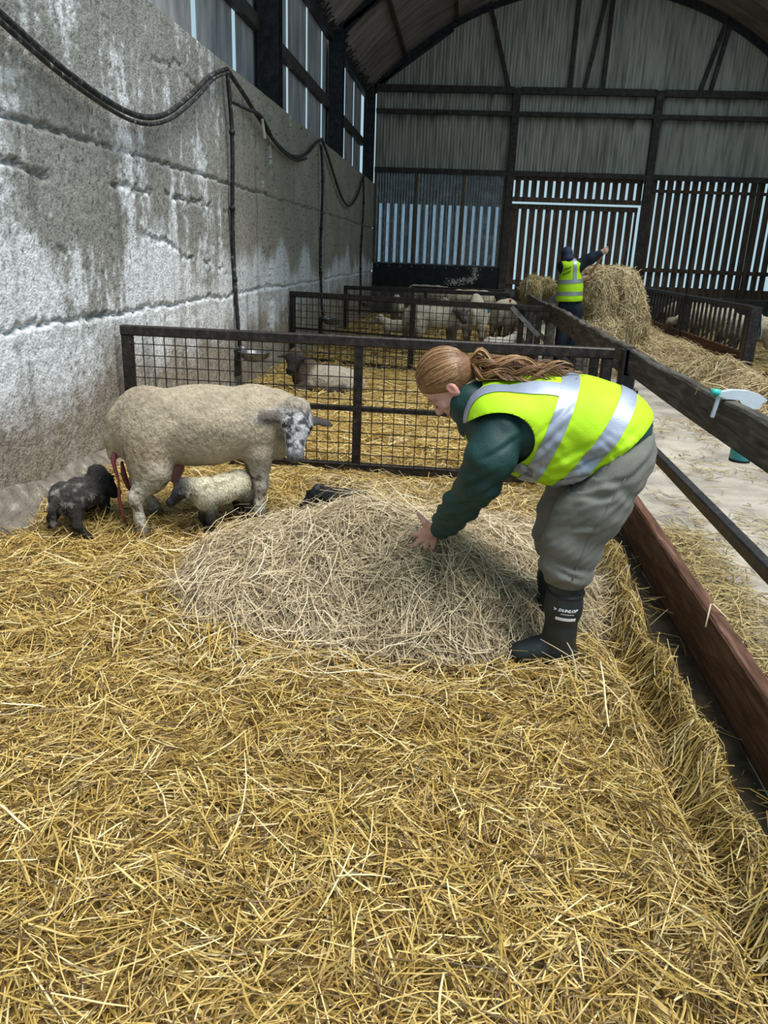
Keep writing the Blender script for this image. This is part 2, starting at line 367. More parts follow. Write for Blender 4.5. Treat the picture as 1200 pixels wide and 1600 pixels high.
# slatted boarding: right of the door, and behind the window
def slats(x0, x1, z0, z1, gap, pitch, y, parent, matn='slat_wood'):
    n = int(round((x1-x0)/pitch)); 
    for i in range(n):
        a = x0+i*pitch; w = pitch-gap
        MB().box((a, y+random.uniform(-.006, .006), z0), (a+w+random.uniform(-.006, .006), y+0.022, z1)).build('slat', matn, parent)
slats(PX[1]+0.09, 7.8, 0.70, 3.46, 0.056, 0.2005, BY+0.08, wb)
for z, h in ((3.20, 0.07), (1.33, 0.10), (0.78, 0.30)):
    MB().box((PX[1]+0.09, BY+0.03, z-h/2), (7.8, BY+0.075, z+h/2)).build('slat_rail', 'slat_wood', wb)
for b in (4.55, 5.8, 7.1): MB().box((b-0.05, BY-0.02, 0.7), (b+0.03, BY+0.03, 3.46)).build('stud', 'slat_wood', wb) if b > 4.6 else None
# window with cloudy corrugated plastic panes, slats behind it
m = bpy.data.materials.new('cloudy_plastic'); m.use_nodes = True; nt = m.node_tree; N = nt.nodes; L = nt.links
N.remove(N['Principled BSDF']); mo = N['Material Output']
tr = N.new('ShaderNodeBsdfTransparent'); tr.inputs[0].default_value = (0.70, 0.80, 0.92, 1)
df = N.new('ShaderNodeBsdfDiffuse'); gl = N.new('ShaderNodeBsdfGlossy'); gl.inputs['Roughness'].default_value = 0.25
tc = N.new('ShaderNodeTexCoord'); nz = N.new('ShaderNodeTexNoise'); nz.inputs['Scale'].default_value = 5; nz.inputs['Detail'].default_value = 7
L.new(tc.outputs['Object'], nz.inputs[0]); cr = N.new('ShaderNodeValToRGB'); L.new(nz.outputs['Fac'], cr.inputs[0])
cr.color_ramp.elements[0].position = 0.3; cr.color_ramp.elements[0].color = (0.13, 0.15, 0.16, 1); cr.color_ramp.elements[1].position = 0.75; cr.color_ramp.elements[1].color = (0.30, 0.34, 0.37, 1)
L.new(cr.outputs[0], df.inputs[0])
mx = N.new('ShaderNodeMixShader'); mr = N.new('ShaderNodeMapRange'); L.new(nz.outputs['Fac'], mr.inputs[0])
mr.inputs[1].default_value = 0.3; mr.inputs[2].default_value = 0.7; mr.inputs[3].default_value = 0.42; mr.inputs[4].default_value = 0.62
L.new(mr.outputs[0], mx.inputs[0]); L.new(tr.outputs[0], mx.inputs[1]); L.new(df.outputs[0], mx.inputs[2])
m2 = N.new('ShaderNodeMixShader'); m2.inputs[0].default_value = 0.06; L.new(mx.outputs[0], m2.inputs[1]); L.new(gl.outputs[0], m2.inputs[2]); L.new(m2.outputs[0], mo.inputs[0])
MATS['cloudy_plastic'] = m
win = empty('window_1', (-0.65, BY, 1.25), kind='structure')
wxs = [WX+0.06, -1.32, -0.11, PX[0]-0.09]
MB().box((WX, BY-0.05, 1.25), (WX+0.06, BY+0.03, 3.46)).build('window_frame', 'frame_wood', win)
MB().box((PX[0]-0.14, BY-0.05, 1.25), (PX[0]-0.09, BY+0.03, 3.44)).build('window_frame', 'frame_wood', win)
for x in wxs[1:3]: MB().box((x-0.035, BY-0.05, 1.25), (x+0.035, BY, 3.44)).build('mullion', 'frame_wood', win)
for i in range(3):
    a, b = wxs[i]+(0.035 if i else 0), wxs[i+1]-0.035-(0.015 if i == 2 else 0)
    obj('pane', corr_sheet('pane', (a, BY-0.02, 1.25), (1, 0, 0), (0, 0, 1), 14, (b-a)/14, 0.008, 2.20, (0, -1, 0)), 'cloudy_plastic', win, True)
slats(WX, PX[0]+0.02, 1.0, 2.95, 0.075, 0.2005, BY+0.12, win)
MB().box((WX, BY+0.10, 2.72), (PX[0], BY+0.15, 3.46)).build('head_board', 'slat_wood', win)
MB().box((WX, BY+0.10, 0.7), (PX[0], BY+0.15, 1.28)).build('sill_board', 'slat_wood', win)
# slatted door with slatted light above it
door = empty('door_1', (2.72, BY, FZ), kind='structure')
DX0, DX1 = PX[0]+0.10, PX[1]-0.10
for k, i in enumerate(range(16)):
    a = DX0+0.045+i*0.2005
    MB().box((a, BY+0.09, 2.93), (a+0.136, BY+0.115, 3.44)).build('transom_slat', 'slat_wood', door)
MB().box((DX0, BY+0.02, 2.86), (DX1, BY+0.09, 2.97)).build('transom_rail', 'slat_wood', door)
MB().box((DX0, BY+0.02, 3.36), (DX1, BY+0.08, 3.44)).build('transom_rail', 'slat_wood', door)
dl = empty('door_leaf', (2.72, BY+0.1, FZ)); dl.parent = door; dl.location = (0, 0.1, 0)
for i in range(15):
    a = DX0+0.0+i*0.2035
    MB().box((a+0.045 if i else a, BY+0.12, 0.1), (a+0.190, BY+0.145, 2.81)).build('slat', 'slat_wood', dl)
MB().box((DX0+0.0+15*0.2035+0.03, BY+0.12, 0.1), (DX1-0.045, BY+0.145, 2.81)).build('slat', 'slat_wood', dl)
for z, h in ((2.75, 0.12), (0.9, 0.12), (0.2, 0.15)):
    MB().box((DX0, BY+0.09, z-h/2), (DX1-0.045, BY+0.12, z+h/2)).build('ledge', 'slat_wood', dl)

# ------------------------------------------------------------------ roof
rf = empty('ceiling', (2.7, 14, 5.3), kind='structure')
def roof_strip(xa, xb, y0, y1, name, matn, n=10, wave=True):
    """curved sheet following the arch between two x positions"""
    a0, a1 = math.acos((xa-ARC)/ARR), math.acos((xb-ARC)/ARR); V = []; F = []
    ny = int((y1-y0)/0.05) if wave else 2
    for j in range(ny+1):
        y = y0+(y1-y0)*j/ny; d = 0.012*math.cos(math.pi*j) if wave else 0
        for i in range(n+1):
            a = a0+(a1-a0)*i/n; V.append((ARC+(ARR+d)*math.cos(a), y, ARZ+(ARR+d)*math.sin(a)))
    for j in range(ny):
        for i in range(n): F.append((j*(n+1)+i, j*(n+1)+i+1, (j+1)*(n+1)+i+1, (j+1)*(n+1)+i))
    return obj(name, npmesh(name, V, F), matn, rf, True)
xb = [-2.72, -1.2, 0.4, 2.1]
xr = [2.1, 3.3, 5.0, 6.6, 8.1]
m = bpy.data.materials.new('rooflight'); m.use_nodes = True; nt = m.node_tree; N = nt.nodes; L = nt.links
N.remove(N['Principled BSDF']); tr = N.new('ShaderNodeBsdfTransparent'); tr.inputs[0].default_value = (0.76, 0.77, 0.78, 1)
tl = N.new('ShaderNodeBsdfTranslucent'); tl.inputs[0].default_value = (0.85, 0.88, 0.9, 1); mx = N.new('ShaderNodeMixShader'); mx.inputs[0].default_value = 0.2
L.new(tr.outputs[0], mx.inputs[1]); L.new(tl.outputs[0], mx.inputs[2]); L.new(mx.outputs[0], N['Material Output'].inputs[0]); MATS['rooflight'] = m
yb = [7.6, 8.8, 10.1, 11.4, 12.7, 14.0, 15.3, 16.6, 17.9, 19.2, 20.4, BY+0.2]
for j in range(len(yb)-1):
    for i in range(len(xb)-1): roof_strip(xb[i], xb[i+1]+0.03, yb[j], yb[j+1]+0.02, 'roof_sheet', 'roof_sheet', 8)
    for i in range(len(xr)-1):
        clear = yb[j] < 18.5
        roof_strip(xr[i], xr[i+1]+(0.03 if i < 3 else 0), yb[j], yb[j+1]+0.02, 'roof_light' if clear else 'roof_sheet', 'rooflight' if clear else 'roof_sheet', 6, not clear)
def rib(y):
    a0, a1 = math.acos((-2.68-ARC)/ARR), math.acos((8.08-ARC)/ARR); m = MB()
    pts = []
    for i in range(33):
        a = a0+(a1-a0)*i/32; pts.append(Vector((ARC+(ARR-0.10)*math.cos(a), y, ARZ+(ARR-0.10)*math.sin(a))))
    for i in range(32): m.bar(pts[i], pts[i+1], 0.07, 0.14, up=(pts[i]-Vector((ARC, y, ARZ))))
    m.build('arch_rib', 'dark_steel', rf)
    MB().bar((WX-0.2, y, 5.25), (-0.6, y, 6.62), 0.07, 0.07).build('knee_brace', 'dark_steel', rf)
    MB().bar((WX-0.25, y, 5.22), (-1.75, y, 6.0), 0.06, 0.06).build('knee_brace', 'dark_steel', rf)
for y in (10.68, 15.88, BY-0.05): rib(y)
for x in (-1.75, -0.55, 0.8, 2.2):
    a = math.acos((x-ARC)/ARR)
    MB().bar((ARC+(ARR-0.06)*math.cos(a), 7.6, ARZ+(ARR-0.06)*math.sin(a)), (ARC+(ARR-0.06)*math.cos(a), BY, ARZ+(ARR-0.06)*math.sin(a)), 0.06, 0.08).build('purlin', 'girt_steel', rf)
# ragged eaves edge (sheet ends and bird-nest straw on the eaves beam)
m = MB()
for k in range(260):
    y = random.uniform(10, 21); m.bar((WX-0.2, y, 5.24), (WX-0.2+random.uniform(0, .16), y+random.uniform(-.1, .1), 5.26+random.uniform(0, .16)), 0.02, 0.02)
m.build('eaves_debris', 'girt_steel', wall_left)['kind'] = 'stuff'

# ------------------------------------------------------------------ pen fence along the passage
fence = empty('pen_fence', (AX+0.03, 5.0, FZ), 'weathered timber and steel rail fence between the straw pens and the feed passage', 'fence')
def plank(name, p, q, w, h, matn, parent, seed, n=26):
    """sawn board with a slightly wandering outline"""
    p, q = Vector(p), Vector(q); rr = random.Random(seed); m = MB(); V = []; F = []
    d = (q-p).normalized(); u = Vector((0, 0, 1)); r = d.cross(u).normalized(); ph = rr.random()*9
    for i in range(n+1):
        t = i/n; c = p.lerp(q, t); e = 0.006*math.sin(ph+t*11)+0.004*math.sin(2*ph+t*37); e2 = 0.006*math.sin(ph*3+t*9)
        ch = rr.random()*0.006
        V += [c-r*w/2+u*(-h/2+e2), c+r*w/2+u*(-h/2+e2), c+r*w/2+u*(h/2+e-ch), c+r*(w/2-0.008)+u*(h/2+e), c-r*(w/2-0.008)+u*(h/2+e-0.3*ch), c-r*w/2+u*(h/2+e-0.008-ch)]
    k = 6
    for i in range(n): F += [(i*k+j, i*k+(j+1) % k, (i+1)*k+(j+1) % k, (i+1)*k+j) for j in range(k)]
    F += [tuple(range(k-1, -1, -1)), tuple(range(n*k, n*k+k))]
    m.add(V, [f[::-1] for f in F]); return m.build(name, matn, parent)
for i, (y0, y1, z0, z1, x) in enumerate(((-1.2, 5.16, 0.83, 0.985, AX+0.03), (5.20, 7.50, 0.80, 0.975, AX+0.02), (7.46, 10.35, 0.76, 0.965, AX+0.05), (10.36, 16.9, 0.72, 0.945, AX+0.03))):
    plank('top_board', (x, y0, (z0+z1)/2), (x, y1, (z0+z1)/2-0.006*(y1-y0)*(0.4)), 0.055, z1-z0, 'rail_wood', fence, i)
for i, (y0, y1) in enumerate(((-1.2, 5.22), (5.3, 10.3), (10.4, 16.9))):
    MB().bar((AX+0.03, y0, 0.495), (AX+0.03, y1, 0.495), 0.05, 0.055, bev=0.006).build('lower_rail', 'gate_steel', fence)
    plank('bottom_board', (AX+0.04, y0, -0.01), (AX+0.04, y1, -0.01), 0.06, 0.28, 'brown_wood', fence, 40+i)
for x, y, w, h in ((AX+0.02, 5.25, 0.10, 0.96), (AX+0.07, 7.55, 0.12, 0.93), (AX+0.07, 10.35, 0.12, 0.96), (AX+0.07, 13.2, 0.12, 0.93), (AX+0.07, 16.8, 0.12, 0.93)):
    MB().bar((x, y, FZ), (x, y, h), w, w, up=(0, 1, 0), bev=0.008).build('post', 'dark_steel' if y < 6 else 'rail_wood', fence)
# bolt on the hinge post
MB().tube([(AX-0.05, 5.18, 0.70), (AX+0.09, 5.18, 0.70)], 0.014, 8).build('bolt', 'gate_steel', fence)
MB().tube([(AX+0.07, 5.18, 0.70), (AX+0.09, 5.18, 0.70)], 0.024, 6).build('nut', 'gate_steel', fence)

# ------------------------------------------------------------------ mesh gates across the pens
def gate(name, a, b, z0, H, label, wire=0.0042, pitch=0.0772, mids=(0.5,), fat=0.07):
    a, b = Vector((*a, z0)), Vector((*b, z0)); Lg = (b-a).length
    ang = math.atan2(b.y-a.y, b.x-a.x)
    r = empty(name, (0, 0, 0), label, 'gate', 'mesh gates across the pens')
    f = fat
    MB().bar((0, 0, H-f/2), (Lg, 0, H-f/2), f, f, bev=0.008).build('top_rail', 'gate_steel', r)
    MB().bar((f, 0, f*0.45), (Lg-f, 0, f*0.45), f*0.8, f*0.9, bev=0.006).build('bottom_rail', 'gate_steel', r)
    MB().bar((f, 0, H*0.48), (Lg-f, 0, H*0.48), f*0.45, f*0.45, bev=0.006).build('middle_rail', 'gate_steel', r)
    for x in (f/2, Lg-f/2): MB().bar((x, 0, 0), (x, 0, H-f), f, f, up=(0, 1, 0), bev=0.008).build('stile', 'gate_steel', r)
    for t in mids: MB().bar((Lg*t, 0, f), (Lg*t, 0, H-f), f*0.85, f*0.7, up=(0, 1, 0), bev=0.006).build('stile', 'gate_steel', r)
    w = MB(); y = -f*0.32
    n = int(Lg/pitch)
    for i in range(1, n): w.tube([(i*pitch, y, 0.02), (i*pitch, y, H-0.02)], wire, 4, False)
    for k in range(1, int(H/pitch)+1): w.tube([(0.03, y-2*wire, k*pitch-0.02), (Lg-0.03, y-2*wire, k*pitch-0.02)], wire, 4, False)
    w.build('wire_mesh', 'gate_steel', r)['kind'] = 'stuff'
    for x, zz in ((Lg+0.02, 0.25), (Lg+0.02, H-0.10)): MB().bar((x-0.05, -0.01, zz), (x+0.07, -0.01, zz), 0.03, 0.05).build('hinge', 'gate_steel', r)
    r.location = a; r.rotation_euler.z = ang
    return r
gate('mesh_gate', (-2.34, 5.29), (1.02, 5.26), 0.01, 0.952, 'long black steel gate with square wire mesh beside the standing ewe', mids=(0.497, 0.965))
gate('mesh_gate', (-2.36, 10.9), (1.00, 9.85), 0.0, 0.955, 'black mesh gate skewed across the pen, behind the resting dark-faced ewe', wire=0.0052, pitch=0.090, mids=(0.52, 0.93))
gate('mesh_gate', (-2.30, 15.55), (0.92, 15.45), -0.02, 0.89, 'black mesh gate of the far pen, beyond the grazing flock', wire=0.006, pitch=0.105, mids=(0.42, 0.5))
gate('mesh_gate', (-1.2, 19.2), (0.95, 19.0), -0.02, 0.80, 'low mesh gate standing before the black board under the cloudy window', wire=0.006, pitch=0.12, mids=(0.5,))
# latch bar and chain on the middle gate's free end
tag(MB().bar((0.62, 9.85, 0.93), (0.98, 9.80, 0.60), 0.035, 0.05).build('latch_bar', 'bowl_metal'), 'grey steel latch bar leaning against the end of the skewed mesh gate', 'latch bar')

# ------------------------------------------------------------------ feed barrier across the passage
fb = empty('feed_barrier', (4.42, 16.0, FZ), 'rusty steel feed barrier with upright bars and a bottom board beside the loose hay', 'feed barrier')
BXX = 4.42
for y, w in ((12.45, 0.17), (16.2, 0.14), (20.3, 0.12)):
    MB().bar((BXX, y, FZ), (BXX, y, 0.93), w, w*0.8, up=(0, 1, 0), bev=0.01).build('post', 'gate_steel', fb)
for y0, y1 in ((12.53, 16.13), (16.27, 20.24)):
    MB().bar((BXX, y0, 0.905), (BXX, y1, 0.905), 0.09, 0.07, bev=0.01).build('top_rail', 'gate_steel', fb)
    MB().bar((BXX, y0, 0.06), (BXX, y1, 0.06), 0.07, 0.38, bev=0.008).build('bottom_board', 'brown_wood', fb)
    n = 14
    for i in range(1, n):
        y = y0+(y1-y0)*i/n
        MB().bar((BXX, y, 0.22), (BXX, y, 0.88), 0.040, 0.030, up=(0, 1, 0)).build('bar', 'gate_steel', fb)
tag(MB().bar((4.6, 17.5, 0.42), (7.6, 17.5, 0.42), 0.05, 0.05).bar((4.6, 17.5, 0.8), (7.6, 17.5, 0.8), 0.06, 0.06).bar((6.0, 17.5, FZ), (6.0, 17.5, 0.82), 0.07, 0.07, up=(0, 1, 0)).bar((4.62, 17.5, FZ), (4.62, 17.5, 0.82), 0.07, 0.07, up=(0, 1, 0)).build('pen_rail', 'gate_steel'),
    'dark two-bar hurdle behind the feed barrier, below the slatted boards', 'hurdle')

# ------------------------------------------------------------------ straw bedding
def hterr(x, y):
    P = np.column_stack([x, y])
    h = 0.08*(fbm(P, 1.3, 201, 2)-0.5)+0.11*(fbm(P, 4.6, 205, 2)-0.5)*(0.6+0.9*sstep(.45, .7, x)*(y < 5))+0.050*(fbm(P, 11, 209, 2)-0.5)
    h = h+0.04*sstep(-1.9, -2.35, x)*(y < 5.3)
    k = (1-sstep(4.6, 5.1, y))
    wob = 0.05*(fbm(np.column_stack([y*0+3.1, y]), 1.1, 215, 2)-0.5)*2
    xx = x+wob
    lm = 0.35+1.3*fbm(P, 2.3, 219, 2)
    h = h+k*lm*(0.055*np.exp(-((xx-0.85)/0.055)**2)-0.060*np.exp(-((xx-0.755)/0.05)**2))
    h = h-k*0.17*sstep(0.875, 0.94, xx)
    h = h-0.03*np.exp(-((y-5.3)/0.18)**2)
    return h
def hheap(x, y):
    P = np.column_stack([x, y])
    # two overlapping lumps plus a low skirt
    def bump(cx, cy, rx, ry, H, p=1.35):
        q = np.sqrt(((x-cx)/rx)**2+((y-cy)/ry)**2); return H*np.clip(1-q**p, 0, 1)
    a = bump(-0.36, 3.36, 0.92, 0.78, 0.36); b = bump(-0.05, 3.16, 0.60, 0.60, 0.36); c = bump(-0.62, 3.12, 0.62, 0.50, 0.24)
    d = bump(0.22, 3.55, 0.62, 0.85, 0.20)
    n = 0.10*(fbm(P, 3.3, 301, 3)-0.5)+0.05*(fbm(P, 9, 305, 2)-0.5)
    s = np.maximum(np.maximum(a, b), np.maximum(c, d))
    return s+n*sstep(0.02, 0.15, s)
def grid_mesh(name, x0, x1, y0, y1, step, hf, skirt=None):
    xs = np.arange(x0, x1+step*0.5, step); ys = np.arange(y0, y1+step*0.5, step)
    X, Y = np.meshgrid(xs, ys, indexing='ij'); Z = hf(X.ravel(), Y.ravel())
    V = np.column_stack([X.ravel(), Y.ravel(), Z]); idx = np.arange(len(V)).reshape(len(xs), len(ys))
    F = np.stack([idx[:-1, :-1], idx[1:, :-1], idx[1:, 1:], idx[:-1, 1:]], -1).reshape(-1, 4)
    return npmesh(name, V, F)
def strand_arrays(P, T, Nn, Ls, Ws, curl, hf=None, off=None, nseg=3, lift=None):
    """P centres (n,3); T unit tangents; Nn normals; tent-profile strands. hf: drape over a height function"""
    n = len(P); B = np.cross(Nn, T); B /= np.linalg.norm(B, axis=1)[:, None]+1e-9
    ts = np.linspace(-0.5, 0.5, nseg+1); pts = []
    for t in ts:
        q = P+T*(Ls*t)[:, None]+B*(curl*Ls*(t*t-0.08))[:, None]
        if hf is not None:
            q = q.copy(); q[:, 2] = hf(q[:, 0], q[:, 1])+off+(0 if lift is None else lift*(t+0.5))
        pts.append(q)
    V = np.empty((n, nseg+1, 3, 3), np.float32)
    for k in range(nseg+1):
        w = Ws*(1.0 if 0 < k < nseg else 0.75)
        V[:, k, 0] = pts[k]-B*(w/2)[:, None]; V[:, k, 1] = pts[k]+Nn*(w*0.38)[:, None]; V[:, k, 2] = pts[k]+B*(w/2)[:, None]
    base = np.arange(n)*(nseg+1)*3; F = []
    for k in range(nseg):
        for j in range(2):
            F.append(np.stack([base+k*3+j, base+k*3+j+1, base+(k+1)*3+j+1, base+(k+1)*3+j], 1))
    return V.reshape(-1, 3), np.concatenate(F), np.repeat(rng.random(n), (nseg+1)*3)
def strand_obj(name, parts, matn, parent=None):
    V = []; F = []; R = []; o = 0
    for v, f, r in parts: V.append(v); F.append(f+o); R.append(r); o += len(v)
    V = np.concatenate(V); F = np.concatenate(F); R = np.concatenate(R)
    me = npmesh(name, V, F); a = me.attributes.new('rnd', 'FLOAT', 'POINT'); a.data.foreach_set('value', R.astype(np.float32))
    o = obj(name, me, matn, parent); o['kind'] = 'stuff'; return o
def drape(n, xs, ys, hf, Lr, Wr, offmax, stand=0.0, curl=0.25, mask=None, tone=(0, 1), bias=None, tilt=0.25, nseg=3):
    x = rng.uniform(*xs, n); y = rng.uniform(*ys, n)
    if mask is not None:
        k = rng.random(n) < mask(x, y); x, y = x[k], y[k]
    n = len(x)
    # locally combed directions: noise angle plus random spread
    th = 2*np.pi*fbm(np.column_stack([x, y]), 2.6, 401, 2)*2+rng.normal(0, 0.85, n) if bias is None else bias+rng.normal(0, 0.5, n)
    T = np.column_stack([np.cos(th), np.sin(th), np.zeros(n)])
    N_ = np.column_stack([rng.normal(0, tilt, n), rng.normal(0, tilt, n), np.ones(n)]); N_ -= T*(N_*T).sum(1)[:, None]; N_ /= np.linalg.norm(N_, axis=1)[:, None]
    L_ = Lr[0]+(Lr[1]-Lr[0])*rng.random(n)**1.6; W_ = rng.uniform(*Wr, n)
    off = offmax*rng.random(n)**1.3
    lift = L_*stand*rng.random(n)**3*rng.choice([-1, 1], n)
    P = np.column_stack([x, y, np.zeros(n)])
    v, f, r = strand_arrays(P, T, N_, L_, W_, rng.normal(0, curl, n), hf, off-np.minimum(lift, 0), nseg, lift)
    return v, f, tone[0]+(tone[1]-tone[0])*r
def near_fade(x, y): return np.clip(1.15-0.16*np.clip(y-1.5, 0, 9), 0.42, 1)
bed = tag(obj('straw_bedding', grid_mesh('straw_bedding', WX+0.02, AX+0.02, -0.6, 5.34, 0.03, lambda x, y: hterr(x, y)-0.012), 'straw_bed', smooth=True),
          'deep golden straw bedding covering the floor of the near pen', 'straw', kind='stuff')
notrench = lambda x, y: near_fade(x, y)*(1-0.93*sstep(0.90, 0.94, x)*(y < 4.9))
vis = lambda x, y: notrench(x, y)*(1-0.8*np.exp(-(((x-.38)/.16)**2+((y-2.70)/.10)**2)**2))*((x < 0.35+0.62*y) & (x > -0.5-0.66*y))
parts = [drape(44000, (WX+0.12, AX-0.02), (0.7, 2.5), hterr, (0.025, 0.16), (0.0022, 0.0050), 0.055, 0.34, 0.10, vis, (0, 0.95), tilt=0.4),
         drape(68000, (WX+0.12, AX-0.02), (2.5, 5.22), hterr, (0.03, 0.18), (0.0027, 0.0058), 0.055, 0.34, 0.10, vis, (0, 0.95), tilt=0.4, nseg=2),
         drape(2800, (WX+0.15, AX-0.05), (0.6, 5.2), hterr, (0.09, 0.26), (0.003, 0.006), 0.07, 0.5, 0.2, vis, (0.45, 1.0)),
         drape(3200, (0.80, 0.91), (1.0, 5.0), hterr, (0.04, 0.14), (0.003, 0.006), 0.03, 0.9, 0.2, None, (0.1, 0.9))]
strand_obj('straw_stalks', parts, 'straw', bed)
# dark muck in the gap beside the bottom board
obj('muck', grid_mesh('muck', 0.90, AX+0.02, -0.6, 5.2, 0.05, lambda x, y: hterr(x, y)*0-0.125+0.03*(fbm(np.column_stack([x, y]), 9, 77, 2)-0.5)), 'dung', bed, True)

# hay heap being spread by the person
HH = lambda x, y: hterr(x, y)+hheap(x, y)
def heap_mesh():
    return grid_mesh('hay_heap', -1.45, 0.95, 2.45, 4.5, 0.03, lambda x, y: np.where(hheap(x, y) > 0.004, HH(x, y)-0.01, hterr(x, y)-0.06))
heap = tag(obj('hay_heap', heap_mesh(), 'hay_bed', smooth=True), 'pale heap of loose hay under the bending person\'s hand', 'hay', kind='stuff')
hm = lambda x, y: sstep(0.0, 0.05, hheap(x, y))
edge = lambda x, y: np.clip(np.exp(-(((x+0.3)/0.95)**2+((y-3.3)/0.85)**2)**2*0.9), 0, 1)*0.9
parts = [drape(54000, (-1.4, 0.9), (2.45, 4.45), HH, (0.05, 0.22), (0.0024, 0.0048), 0.05, 0.30, 0.4, hm, (0, 0.95), tilt=0.5, nseg=2),
         drape(6000, (-1.5, 0.95), (2.3, 4.5), HH, (0.10, 0.32), (0.0026, 0.005), 0.08, 0.55, 0.8, edge, (0.35, 1.0), tilt=0.5),
         drape(7000, (-0.9, 0.95), (3.9, 5.1), HH, (0.06, 0.22), (0.0025, 0.005), 0.045, 0.4, 0.4, lambda x, y: 0.8+0*x, (0, 0.95), tilt=0.4, nseg=2)]
strand_obj('hay_stalks', parts, 'hay', heap)
# far pens
bed2 = tag(obj('straw_bedding', grid_mesh('straw_bedding', WX+0.02, AX+0.02, 5.30, BY-0.02, 0.09, lambda x, y: hterr(x, y)-0.02), 'straw_bed', smooth=True),
           'golden straw bedding in the pens beyond the long mesh gate', 'straw', kind='stuff')
parts = [drape(14500, (WX+0.05, AX-0.02), (5.25, 10.6), hterr, (0.08, 0.28), (0.005, 0.009), 0.05, 0.3, 0.3, None, (0.1, 1.0), nseg=2),
         drape(7000, (WX+0.05, AX-0.02), (10.6, 19.5), hterr, (0.12, 0.34), (0.008, 0.015), 0.06, 0.3, 0.3, None, (0.1, 1.0), nseg=2)]
strand_obj('straw_stalks', parts, 'straw', bed2)
bed3 = tag(obj('straw_bedding', grid_mesh('straw_bedding', BXX+0.06, 7.8, 12.6, BY-0.02, 0.15, lambda x, y: hterr(x, y)*0.8+FZ+0.06), 'straw_bed', smooth=True),
           'dull straw bedding in the pen behind the feed barrier', 'straw', kind='stuff')
strand_obj('straw_stalks', [drape(5000, (BXX+0.08, 7.6), (12.6, 20), lambda x, y: hterr(x, y)*0.8+FZ+0.07, (0.12, 0.34), (0.008, 0.015), 0.06, 0.3, 0.3, None, (0.0, 0.9), nseg=2)], 'green_hay', bed3)
# passage: hay row against the barrier, scattered wisps
def hpass(x, y):
    P = np.column_stack([x, y]); n = fbm(P, 2.1, 501, 3)
    cx = 3.72-0.10*np.clip(y-11.5, 0, 9); w = 0.50+0.10*np.clip(y-11.0, 0, 6)
    row = (0.30+0.02*np.clip(y-10, 0, 5))*np.exp(-((x-cx)/w)**2)*sstep(5.5, 9.0, y)*(1-sstep(16.5, 18.5, y))*(0.45+1.1*n)
    q = np.sqrt(((x-2.55)/1.15)**2+((y-13.3)/1.7)**2); pile = 0.62*np.clip(1-q**1.6, 0, 1)*(0.7+0.6*n)
    wave = 0.05*np.sin(3.1*y+2.0*x+6*fbm(P, 0.9, 507, 2))*sstep(0.06, 0.2, row)
    return FZ+np.maximum(row*0.9+wave, pile)
hp_m = lambda x, y: sstep(0.03, 0.09, hpass(x, y)-FZ)
row = tag(obj('hay_row', grid_mesh('hay_row', AX+0.2, BXX-0.05, 5.4, 18.6, 0.08, lambda x, y: np.where(hpass(x, y)-FZ > 0.03, hpass(x, y)-0.012, FZ-0.05)), 'hay_bed', smooth=True),
          'loose row of hay strewn along the feed barrier in the passage', 'hay', kind='stuff')
strand_obj('hay_stalks', [drape(30000, (AX+0.2, BXX-0.10), (5.6, 17.5), hpass, (0.10, 0.36), (0.006, 0.011), 0.07, 0.35, 0.5, hp_m, (0, 1.0), tilt=0.5, nseg=2)], 'golden_hay', row)
flr = lambda x, y: FZ+0.002+0*x
def wisp(x, y):
    c = fbm(np.column_stack([x, y]), 1.5, 601, 3)
    return sstep(0.50, 0.68, c)*0.9+0.05+0.8*(1-sstep(1.35, 1.9, x))*(1-sstep(4.2, 5.5, y))
tag(strand_obj('scattered_straw', [drape(9000, (AX+0.19, 4.2), (1.2, 11.5), flr, (0.05, 0.25), (0.004, 0.008), 0.02, 0.15, 0.4, wisp, (0, 0.9), nseg=2),
    drape(9000, (AX+0.16, 1.75), (1.2, 4.8), flr, (0.05, 0.25), (0.004, 0.007), 0.05, 0.25, 0.5, lambda x, y: 0.9*(1-sstep(1.3, 1.75, x)), (0, 0.85), tilt=0.4, nseg=2)], 'green_hay'),
    'thin scatter of straw and hay wisps on the concrete passage floor', 'straw')

# ------------------------------------------------------------------ organic modelling: smooth unions of ellipsoids and tapered limbs
def V3(*a): return np.array(a, float)
def ell(c, r, R=None, col=(0.5, 0.5, 0.5), cut=False): return dict(t='e', c=np.array(c, float), r=np.array(r, float), R=np.eye(3) if R is None else np.array(R, float), col=col, cut=cut)
def rc(p, ra, q, rb, col=(0.5, 0.5, 0.5), cut=False): return dict(t='c', p=np.array(p, float), q=np.array(q, float), ra=ra, rb=rb, col=col, cut=cut)
def chain(pts, col): return [rc(pts[i][0], pts[i][1], pts[i+1][0], pts[i+1][1], col) for i in range(len(pts)-1)]
def pdist(p, X, Y, Z):
    if p['t'] == 'e':
        R, c, r = p['R'], p['c'], p['r']; dx, dy, dz = X-c[0], Y-c[1], Z-c[2]; k0 = 0; k1 = 0
        for i in range(3):
            q = R[i, 0]*dx+R[i, 1]*dy+R[i, 2]*dz; k0 = k0+(q/r[i])**2; k1 = k1+(q/r[i]**2)**2
        k0 = np.sqrt(k0); k1 = np.sqrt(k1)+1e-9
        return k0*(k0-1)/k1
    a = p['p']; d = p['q']-a; L2 = d@d+1e-12; dx, dy, dz = X-a[0], Y-a[1], Z-a[2]
    t = np.clip((dx*d[0]+dy*d[1]+dz*d[2])/L2, 0, 1)
    return np.sqrt((dx-t*d[0])**2+(dy-t*d[1])**2+(dz-t*d[2])**2)-(p['ra']+(p['rb']-p['ra'])*t)
